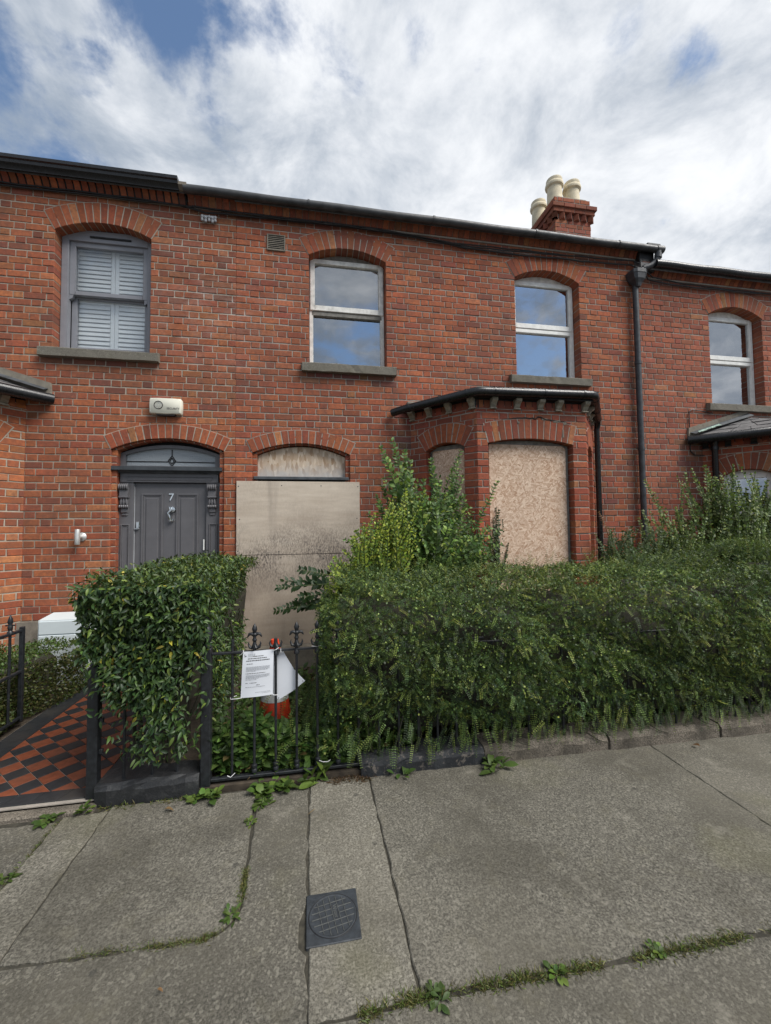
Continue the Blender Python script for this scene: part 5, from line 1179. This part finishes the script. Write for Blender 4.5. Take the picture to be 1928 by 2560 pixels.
# ---- glossy hedge between the two front gardens
def glossy_hedge():
    h = thing('hedge', 'glossy broad-leaved hedge beside the tiled path, clipped square', 'hedge', (-1.02, 3.9, 0))
    n = 25000; a = rng.random(n); P = np.zeros((n, 3)); N = np.zeros((n, 3))
    for lo, hi, kind in ((0, .30, 'front'), (.30, .56, 'top'), (.56, .76, 'right'), (.76, 1.01, 'left')):
        q = (a >= lo) & (a < hi); m = q.sum(); u = rng.random(m); t = rng.random(m)
        if kind == 'front': x = -1.34 + u * .70; z = .26 + (1 - (1 - t) ** 1.25) * 1.02; P[q] = np.stack([x, 2.70 + .05 * np.abs(z - .85), z], 1); N[q] = (0, -1, .1)
        if kind == 'top': x = -1.35 + u * .73; P[q] = np.stack([x, 2.72 + t * 2.3, 1.285 + .0 * t], 1); N[q] = (0, -.1, 1)
        if kind == 'right': z = .22 + u * 1.06; y = 2.72 + t * 2.3; P[q] = np.stack([-.66 - .05 * (y - 2.7) + 0 * z, y, z], 1); N[q] = (1, 0, .1)
        if kind == 'left': z = .50 + u * .78; y = 2.72 + t * 2.3; P[q] = np.stack([-1.345 + .45 * np.clip(.95 - z, 0, 1), y, z], 1); N[q] = (-1, -.1, .1)
    lump = fbm(P, 4.5, 1) * .045 + rng.normal(size=n) * .022; P = P + N * lump[:, None]
    # thin the lower front so the bars and the path show
    kk = P[:, 0] > -1.41 + .5 * np.clip(.88 - P[:, 2], 0, 1); P, N = P[kk], N[kk]; n = len(P)
    low = (P[:, 2] < .86) & (P[:, 1] < 3.1); rag = .66 + .17 * np.sin(P[:, 0] * 9 + 1) + .08 * np.sin(P[:, 0] * 23)
    keep = ~(low & (P[:, 2] < rag) & (rng.random(n) < .93) & ~((P[:, 0] > -1.02) & (P[:, 0] < -.74) & (rng.random(n) < .35))); P, N = P[keep], N[keep]; n = len(P)
    D = N * .6 + unit(n) * .9; D[:, 2] -= np.where(N[:, 2] > .5, .10, .5); P = P - N * (rng.random((n, 1)) ** 2 * .07)
    R = rot_to(D, rng.normal(size=n) * .55, up=N * .7 + np.array([0, 0, .8])); sc = rng.uniform(.030, .056, n)
    c = shades(n, [(.026, .056, .020), (.044, .086, .024), (.075, .130, .030), (.16, .22, .040), (.34, .30, .04)], (4, 5, 3.2, 1.0, .12), .16)
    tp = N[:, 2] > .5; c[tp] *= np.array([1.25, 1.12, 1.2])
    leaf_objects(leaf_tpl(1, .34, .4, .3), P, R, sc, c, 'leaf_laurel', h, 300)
    tw = MB()
    for k in range(26):
        x = rng.uniform(-1.2, -.78); y = rng.uniform(2.95, 4.8); tw.tube([(x, y, .02), (x + rng.normal() * .05, y, .35), (x + rng.normal() * .14, y + rng.normal() * .1, .7), (np.clip(x + rng.normal() * .12, -1.3, -.78), y + rng.normal() * .1, 1.1)], [.016, .013, .009, .004], 6)
    tw.tube([(-1.10, 2.95, .72), (-1.09, 2.92, .5), (-1.06, 2.90, .34), (-1.03, 2.92, .22)], [.016, .015, .014, .012], 7); tw.tube([(-.72, 2.95, .55), (-.80, 2.92, .36), (-.90, 2.92, .24), (-.97, 2.93, .12)], [.010, .012, .013, .014], 7)
    tw.build('stems', 'twig', h, kind='stuff')
    core = MB(); V = []; ny = 14
    for i in range(ny + 1):
        y = 2.86 + 2.1 * i / ny
        for (x, z) in ((-1.10, .62), (-1.30, .95), (-1.28, 1.19), (-1.0, 1.21), (-.78, 1.19), (-.74, .9), (-.80, .45), (-1.0, .42)): V.append((x + rng.normal() * .02, y, z + rng.normal() * .02))
    core.add(V, [(i * 8 + j, i * 8 + (j + 1) % 8, (i + 1) * 8 + (j + 1) % 8, (i + 1) * 8 + j) for i in range(ny) for j in range(8)] + [tuple(range(8)), tuple(range(ny * 8, ny * 8 + 8))]); core.build('dark_core', 'twig', h)  # solid lump, its dark colour stands for the shade deep inside
glossy_hedge()
def low_hedge():
    h = thing('hedge', 'low clipped bronze-green hedge along the left of the tiled path', 'hedge', (-2.8, 4.0, 0))
    n = 25000; a = rng.random(n); P = np.zeros((n, 3)); N = np.zeros((n, 3))
    q = a < .5; m = q.sum(); y = rng.uniform(2.85, 4.8, m); z = .05 + rng.random(m) * .43; P[q] = np.stack([-2.38 + .12 * np.clip((y - 4.) / .8, 0, 1) + .05 * np.sin(y * 6) - .05 * (z > .5), y, z], 1); N[q] = (1, -.25, .15)
    q = ~q; m = q.sum(); y = rng.uniform(2.85, 4.84, m); x = -3.5 + rng.random(m) * (1.10 + .14 * np.clip((y - 4.) / .8, 0, 1)); P[q] = np.stack([x, y, np.full(m, .49)], 1); N[q] = (0, -.1, 1)
    q = a > .90; m = q.sum(); P[q] = np.stack([-3.5 + rng.random(m) * 1.12, np.full(m, 2.86), .05 + rng.random(m) * .43], 1); N[q] = (0, -1, .15)
    P = P + N * (fbm(P, 6, 5) * .035 + rng.normal(size=n) * .018)[:, None]; D = N + unit(n) * .9; D[:, 2] += .25
    R = rot_to(D, rng.normal(size=n), up=N); c = shades(n, [(.050, .060, .016), (.080, .085, .022), (.055, .090, .020), (.14, .12, .045), (.10, .14, .03)], (4, 4, 3, 1.3, 1.2), .22)
    tp = N[:, 2] > .5; c[tp] *= np.array([.95, 1.25, .95])
    np_mesh('foliage', [scatter(leaf_tpl(1, .62, .3, .15, 2), P, R, rng.uniform(.014, .030, n), c)], 'leaf_box', h, 'stuff')
    m_ = MB(); m_.bbox(-3.45, -2.50, 2.92, 4.76, .02, .42, .06); m_.build('dark_core', 'twig', h)  # plain dark box in place of the shaded hedge interior
low_hedge()
# ---- shoots with opposite leaves
def shoots(name, label, cat, base, specs, cols, w, leaf, mat='leaf_soft', one=0, group=None, stemmat='stem_green', gap=.034, ang=.95):
    """specs: list of (start, end, leaf size, bend)"""
    t = thing(name, label, cat, base, group); st = MB(); P = []; D = []; U = []; S = []; C = []
    for (a, b, ls, bend) in specs:
        a, b = np.array(a, float), np.array(b, float); L = np.linalg.norm(b - a); side = unit(1)[0]; side[2] *= .2; mid = (a + b) / 2 + side * L * bend
        K = max(4, int(L / gap)); prev = None; pts = []
        for i in range(K + 1):
            s = i / K; p = (1 - s) ** 2 * a + 2 * s * (1 - s) * mid + s * s * b; pts.append(p)
        st.tube([tuple(p) for p in pts[::2] + ([pts[-1]] if K % 2 else [])], [.0065 * (1 - .75 * i / max(1, len(pts[::2]) - 1 + (K % 2))) + .001 for i in range(len(pts[::2]) + (1 if K % 2 else 0))], 5)
        ph = rng.uniform(0, 6.28); n0 = int(K * .15)
        for i in range(n0, K + 1):
            d = pts[min(i + 1, K)] - pts[max(i - 1, 0)]; d = d / np.linalg.norm(d); x = np.cross(d, [math.cos(ph) * .55, -1 + math.sin(ph) * .4, .3]); x /= np.linalg.norm(x) + 1e-9
            if i % 2 and rng.random() < .35: x = np.cross(d, x)
            for sg in (-1, 1):
                if rng.random() < .06: continue
                P.append(pts[i]); D.append(d * (1 - .35 * ang) + x * sg * ang + rng.normal(size=3) * .14 + np.array([0, 0, .12])); S.append(ls * rng.uniform(.7, 1.15) * (1 - .35 * (i / K) ** 4)); U.append(np.array([0, -.85, .5]) + rng.normal(size=3) * .3)
        if K > 3: P.append(pts[-1]); D.append(d + rng.normal(size=3) * .1); S.append(ls * .6); U.append([0, 0, 1.])
    P, D, U, S = map(np.array, (P, D, U, S)); c = shades(len(P), cols, w, .16); R = rot_to(D, rng.normal(size=len(P)) * .25, up=U)
    st.build('stems', stemmat, t, kind='stuff'); leaf_objects(leaf, P, R, S, c, mat, t, one); return t
LEAF = leaf_tpl(1, .56, .22, .16); LEAFR = leaf_tpl(1, .72, .15, .12)
def shrubs():
    S = []
    tops = [((.86, 4.35, 2.56), .062), ((1.02, 4.45, 2.46), .058), ((1.24, 4.15, 2.32), .055), ((1.45, 4.1, 2.22), .05), ((1.56, 4.15, 2.42), .042), ((1.52, 4.2, 2.12), .05), ((1.30, 4.1, 2.05), .055), ((.78, 4.4, 2.15), .055), ((1.10, 4.2, 2.10), .055), ((.95, 4.25, 1.98), .055), ((1.55, 4.05, 1.95), .05), ((1.38, 4.0, 1.85), .055), ((.70, 4.4, 1.95), .05)]
    for tp, ls in tops:
        for q in range(6): S.append(((1.05 + rng.normal() * .12, 4.15 + rng.normal() * .1, .9), (tp[0] + rng.normal() * .045 * q, tp[1] + rng.normal() * .05 * q, tp[2] - .09 * q), ls * 1.28, .10))
    for k in range(120):
        a = rng.uniform(0, 6.28); r = rng.uniform(.1, .48); S.append(((1.08 + rng.normal() * .15, 4.1, .95 + rng.random() * .4), (1.13 + r * math.cos(a) * 1.05, 4.12 + r * math.sin(a) * .9, 1.25 + rng.random() * .68), .070, .2))
    for k in range(36): S.append(((1.35, 3.95, 1.0 + rng.random() * .3), (1.45 + rng.random() * .38, 3.75 + rng.random() * .4, 1.25 + rng.random() * .38), .058, .2))
    shoots('privet_shrub', 'tall green privet shrub with upright shoots against the bay', 'shrub', (1.1, 4.15, 0), S, [(.060, .120, .028), (.095, .180, .038), (.165, .265, .05), (.29, .38, .065)], (4, 4, 2.4, 1.), LEAF, one=120)
    S = []
    for k in range(170):
        x = rng.uniform(.12, .95); zt = 1.15 + .75 * np.clip((x - .05) / .75, 0, 1) + rng.uniform(-.35, .06); S.append(((.62 + rng.normal() * .12, 4.0 + rng.normal() * .12, .75 + rng.random() * .35), (x, 3.80 + rng.normal() * .22, zt), .042, .22))
    for k in range(60):
        S.append(((.55, 3.9, .7), (.12 + rng.random() * .35, 3.75 + rng.random() * .3, .75 + rng.random() * .4), .044, .25))
    shoots('golden_privet', 'yellow-green golden privet bush in front of the plywood', 'shrub', (.6, 4.0, 0), S, [(.31, .38, .036), (.22, .32, .038), (.13, .22, .032), (.44, .50, .07)], (4, 4, 3, 1.8), LEAF, one=100, gap=.030)
    # drooping ash-like branches crossing the plywood
    S = []
    for (a, b) in (((.28, 4.75, 1.00), (-.36, 4.72, .98)), ((.26, 4.75, .82), (-.38, 4.68, .735)), ((.25, 4.8, 1.08), (-.12, 4.8, 1.16)), ((.22, 4.72, .90), (-.15, 4.70, .86)), ((.2, 4.7, .78), (-.28, 4.75, .77)), ((.26, 4.75, 1.02), (-.30, 4.78, 1.04))): S.append((a, b, .085, .06))
    shoots('ash_sapling', 'dark green sapling with long side branches low on the plywood', 'sapling', (.3, 4.75, 0), S + [((.30, 4.75, .05), (.27, 4.75, 1.1), .04, .05)], [(.020, .050, .018), (.032, .070, .022)], (3, 2), leaf_tpl(1, .52, .2, .2), one=60, gap=.036, ang=.85)
    # to the right of the bay
    cr = [(.072, .122, .028), (.125, .190, .040), (.21, .28, .06), (.36, .42, .15)]
    for nm, lab, base, tops_ in (('snowberry_shrub', 'tallest arching snowberry shrub in front of the slate roofed bay', (5.2, 4.3, 0), [((5.05 + rng.normal() * .16, 4.3 + rng.normal() * .15, 2.35 - abs(rng.normal()) * .35)) for _ in range(60)] + [(5.40 + rng.random() * .65, 4.2 + rng.random() * .3, 1.45 + rng.random() * .75) for _ in range(80)]),
                                ('snowberry_shrub', 'loose snowberry shrub growing between the two downpipes', (4.4, 4.4, 0), [(4.1 + rng.random() * .75, 4.35 + rng.normal() * .15, 1.35 + rng.random() * .48) for _ in range(80)] + [(4.12, 4.5, 2.18), (4.25, 4.5, 2.02), (4.55, 4.4, 2.08), (4.62, 4.4, 1.95)])):
        S = [((base[0] + rng.normal() * .22, base[1] + rng.normal() * .12, .7), tp, .050, .14) for tp in tops_]
        shoots(nm, lab, 'shrub', base, S, cr, (4, 4, 2.4, 1), LEAFR, one=90, gap=.036)
    S = [((3.65 + rng.normal() * .2, 4.35, .6), (3.35 + rng.random() * .95, 4.2 + rng.random() * .3, 1.18 + rng.random() * .42), .040, .2) for _ in range(110)]
    shoots('bramble', 'dark tangled bramble at the foot of the bay downpipe', 'bramble', (3.7, 4.35, 0), S, [(.045, .082, .028), (.070, .110, .036), (.12, .16, .06)], (4, 3, 1), LEAFR, one=0, gap=.03)
    S = [((3.62, 4.5, 1.3), (3.42, 4.45, 1.78), .035, .1), ((3.66, 4.48, 1.3), (3.55, 4.5, 1.62), .03, .1)]
    shoots('dead_fern', 'withered brown fern frond beside the bay downpipe', 'fern', (3.62, 4.5, 0), S, [(.26, .13, .055), (.20, .10, .05)], (1, 1), leaf_tpl(1, .35, .3, .5), stemmat='dry_fern', gap=.025)
    # ivy on the front board
    S = [((2.09, 4.47, .9), (2.13, 4.47, 1.80), .05, .04), ((2.11, 4.47, .9), (2.10, 4.47, 1.62), .052, .05), ((2.05, 4.47, .9), (2.03, 4.47, 1.5), .05, .05), ((2.12, 4.585, .9), (2.16, 4.585, 1.84), .032, .04), ((2.06, 4.585, .9), (2.06, 4.585, 1.55), .034, .03), ((2.20, 4.585, 1.0), (2.24, 4.585, 1.70), .026, .04), ((2.14, 4.58, 1.0), (2.12, 4.58, 1.72), .034, .05), ((1.98, 4.57, 1.0), (1.97, 4.58, 1.86), .022, .02), ((2.16, 4.58, .9), (2.30, 4.58, 1.42), .03, .04)]
    shoots('ivy', 'dark ivy climbing the left edge of the big strand board', 'ivy', (2.1, 4.58, .8), S, [(.022, .042, .018), (.034, .055, .022), (.06, .075, .035)], (4, 3, 1), LEAFR, one=0, gap=.028)
shrubs()
# ---- ground cover, weeds, grass in the joints
def weeds():
    n = 5200; x = rng.uniform(-.66, .75, n); y = 2.84 + rng.random(n) ** 1.6 * 1.8; P = np.stack([x, y, .035 + rng.random(n) ** 1.5 * np.where(y < 3.3, .25 + .10 * np.sin(x * 9), .12)], 1)
    D = unit(n); D[:, 2] = np.abs(D[:, 2]) * .7 + .15; c = shades(n, [(.045, .090, .020), (.075, .135, .030), (.11, .19, .045), (.13, .10, .04)], (4, 4, 2, .5), .2)
    o = np_mesh('ground_cover', [scatter(leaf_tpl(1, .62, .2, .35), P, rot_to(D, rng.normal(size=n) * .4), rng.uniform(.03, .075, n), c)], 'leaf_soft', None, 'stuff'); tag(o, 'tangle of low green weeds covering the neglected front garden', 'weeds')
    n = 1500; x = rng.uniform(-.62, .22, n); y = rng.uniform(2.85, 2.97, n); z = .05 + rng.random(n) ** .9 * (.25 + .06 * np.sin(x * 14) + .05 * np.sin(x * 31)); D = unit(n); D[:, 2] = np.abs(D[:, 2]) * .8 + .1
    o = np_mesh('ground_cover', [scatter(leaf_tpl(1, .55, .2, .35), np.stack([x, y, z], 1), rot_to(D, rng.normal(size=n) * .4, up=np.tile(np.array([0, -.6, .8]), (n, 1))), rng.uniform(.035, .085, n), shades(n, [(.055, .115, .024), (.09, .165, .032), (.13, .22, .045)], (4, 4, 2), .2))], 'leaf_soft', None, 'stuff'); tag(o, 'taller leafy weeds crowding behind the railing around the cone', 'weeds')
    n = 900; x = rng.uniform(-.62, .4, n); y = rng.uniform(2.9, 4.4, n); D = unit(n); D[:, 2] = np.abs(D[:, 2]) * .35
    bl = (np.array([(-.02, 0, 0), (.02, 0, 0), (.008, .6, .06), (0, 1, -.05)]), np.array([(0, 1, 2), (0, 2, 3)]))
    o = np_mesh('dry_grass', [scatter(bl, np.stack([x, y, np.full(n, .05)], 1), rot_to(D, rng.normal(size=n)), rng.uniform(.08, .2, n), shades(n, [(.23, .17, .085), (.16, .10, .055)], (2, 1)))], 'leaf_soft', None, 'stuff'); tag(o, 'dry straw and dead stems between the garden weeds', 'dry grass')
    def weed(name, lab, x, y, z, nl, L, W, cols, tilt=.5, notch=1., cat='weed'):
        t = thing(name, lab, cat, (x, y, z)); tp = leaf_tpl(1, W * 1.15, .25, .3, 4, 1.9)
        nl = int(nl * 1.8); L = L * .72; a = np.arange(nl) * 2.4 + rng.normal(size=nl) * .25; e = rng.uniform(.15, 1., nl) * tilt; D = np.stack([np.cos(a) * np.cos(e), np.sin(a) * np.cos(e), np.sin(e) + .05], 1)
        P = np.tile(np.array([x, y, z]), (nl, 1)) + D * .006 + np.concatenate([rng.normal(size=(nl, 2)) * L * .32, np.zeros((nl, 1))], 1); c = shades(nl, cols, [1] * len(cols), .15); R = rot_to(D, rng.normal(size=nl) * .3); s = L * rng.uniform(.6, 1.1, nl)
        V, F = tp
        for i in range(nl):
            me = bpy.data.meshes.new('leaf'); W_ = (R[i] @ V.T).T * s[i] + P[i]; W_[:, 2] = np.maximum(W_[:, 2], .004); me.from_pydata(W_.tolist(), [], F.tolist()); at = me.color_attributes.new('Col', 'FLOAT_COLOR', 'POINT'); q = np.ones((len(V), 4), 'f'); q[:, :3] = c[i]; at.data.foreach_set('color', q.ravel())
            me.polygons.foreach_set('use_smooth', [True] * len(F)); me.materials.append(MAT['leaf_soft']); link('leaf', me, t)
        return t
    g1 = [(.085, .145, .026), (.12, .185, .034), (.06, .105, .022)]; g2 = [(.055, .100, .020), (.080, .125, .028)]
    weed('weed', 'bright green leafy weed at the foot of the post beside the black plinth', -.60, 2.705, .01, 17, .095, .5, g1, .9)
    weed('weed', 'flat-leaved weed at the corner of the plinth and post', -.70, 2.70, .01, 8, .075, .55, g1, .5)
    weed('weed', 'broad leafy weed clump under the bottom rail below the notice', -.30, 2.70, .01, 22, .095, .6, g1, .9)
    weed('weed', 'leafy weed clump under the bottom rail below the placard', -.16, 2.71, .01, 20, .085, .62, g1, .9)
    weed('weed', 'tall dock leaves rising through the bottom rail', .0, 2.75, .01, 11, .17, .34, g1, 1.3)
    weed('weed', 'rosette of weed spreading on the pavement below the notice', -.28, 2.60, .006, 16, .075, .35, g2, .45)
    weed('weed', 'dark green dock plant against the granite kerb stones', 1.19, 2.68, .01, 14, .15, .34, g2, .9)
    weed('weed', 'small pair of green leaves against the painted kerb stone', .58, 2.70, .01, 5, .09, .45, g2, .9)
    weed('weed', 'straggling weed along the threshold of the tiled path', -1.45, 2.675, .01, 18, .065, .5, g2, .5)
    weed('weed', 'thin weed at the foot of the gate post', -1.29, 2.70, .01, 8, .07, .45, g1, .9)
    weed('weed', 'wispy weed in the joint above the kerb gap', -.335, 2.44, .004, 12, .045, .4, [(.14, .18, .04), (.09, .14, .03)], .8)
    weed('weed', 'small green weed in the joint on the narrow slab', -1.385, 2.27, .004, 10, .05, .45, g2, .5)
    weed('weed', 'dandelion rosette where the long joint meets the narrow slab', .42, 1.43, .004, 12, .055, .4, [(.05, .09, .02), (.07, .11, .03)], .5)
    weed('weed', 'little weed alone in the long pavement joint', .86, 1.425, .004, 9, .045, .5, g1, .6)
    weed('weed', 'weed among the grass further along the long joint', 1.28, 1.42, .004, 10, .04, .5, g1, .6)
    weed('weed', 'green sprig at the rounded corner of the patched slab', -.335, 1.875, .004, 12, .045, .4, g2, .7)
    # grass tufts along the joints
    def tufts(label, pts, n, L, spread, cols):
        pts = np.array(pts); seg = rng.integers(0, len(pts) - 1, n); s = rng.random(n); p = pts[seg] * (1 - s)[:, None] + pts[seg + 1] * s[:, None]
        cl = np.sin(p[:, 0] * 21) + np.sin(p[:, 0] * 9.3 + p[:, 1] * 14) + rng.normal(size=n) * .5; p = p[cl > -.75]; m = len(p)
        P = np.concatenate([p + rng.normal(size=(m, 2)) * spread, np.full((m, 1), .0)], 1); D = unit(m); D[:, 2] = np.abs(D[:, 2]) * .6 + .12
        o = np_mesh('grass', [scatter(bl2, P, rot_to(D, rng.normal(size=m)), L * rng.uniform(.4, 1.1, m), shades(m, cols, [1] * len(cols), .22))], 'leaf_soft', None, 'stuff'); tag(o, label, 'grass')
    bl2 = (np.array([(-.05, 0, 0), (.05, 0, 0), (.03, .55, .05), (0, 1, -.08)]), np.array([(0, 1, 2), (0, 2, 3)]))
    gr = [(.085, .125, .026), (.12, .165, .034), (.18, .165, .055), (.10, .085, .035)]
    tufts('ragged grass growing along the long joint of the pavement', [(.16, 1.43), (.36, 1.443), (.8, 1.43), (1.3, 1.418), (1.85, 1.408), (2.6, 1.395), (3.2, 1.385)], 6500, .028, .012, gr)
    tufts('moss and grass in the curved joint round the patched slab', [(-.95, 1.825), (-.62, 1.81), (-.43, 1.795), (-.36, 1.83), (-.31, 1.90), (-.308, 2.0), (-.312, 2.12)], 2600, .020, .009, gr)
    tufts('sparse grass in the joint beside the narrow light slab', [(-1.386, 2.05), (-1.386, 2.4), (-1.387, 2.66)], 300, .022, .005, gr)
    tufts('thin grass along the foot of the black plinth', [(-1.2, 2.725), (-.9, 2.722), (-.68, 2.72)], 260, .045, .008, gr)
    tufts('dead brown litter where the kerb stones begin', [(.12, 2.72), (.25, 2.735), (.36, 2.71)], 500, .035, .02, [(.12, .06, .028), (.16, .10, .05), (.07, .045, .025)])
    for i, (x, y, lab) in enumerate(((-.83, 2.62, 'curled brown dead leaf in front of the black plinth'), (2.75, 2.60, 'curled tan dead leaf near the far kerb stones'), (.02, 2.46, 'pale straw lying across the narrow slab'), (-.53, 1.62, 'small tan leaf scrap on the large dark slab'))):
        V, F = leaf_tpl(1, .55 if i != 2 else .05, .5, .35 if i != 2 else 0); R = rot_to(np.array([[math.cos(i * 2.), math.sin(i * 2.), .05]]), np.array([.2]))[0]; s = (.05, .05, .075, .022)[i]
        c = shades(1, [(.20, .095, .045), (.28, .19, .09)], (1, 1)); o = np_mesh('dead_leaf' if i != 2 else 'straw', [((R @ V.T).T * s + np.array([x, y, .022]), F, np.repeat(c, len(V), 0))], 'leaf_soft'); tag(rehome(o, (x, y, .006)), lab, 'leaf' if i != 2 else 'straw')
weeds()
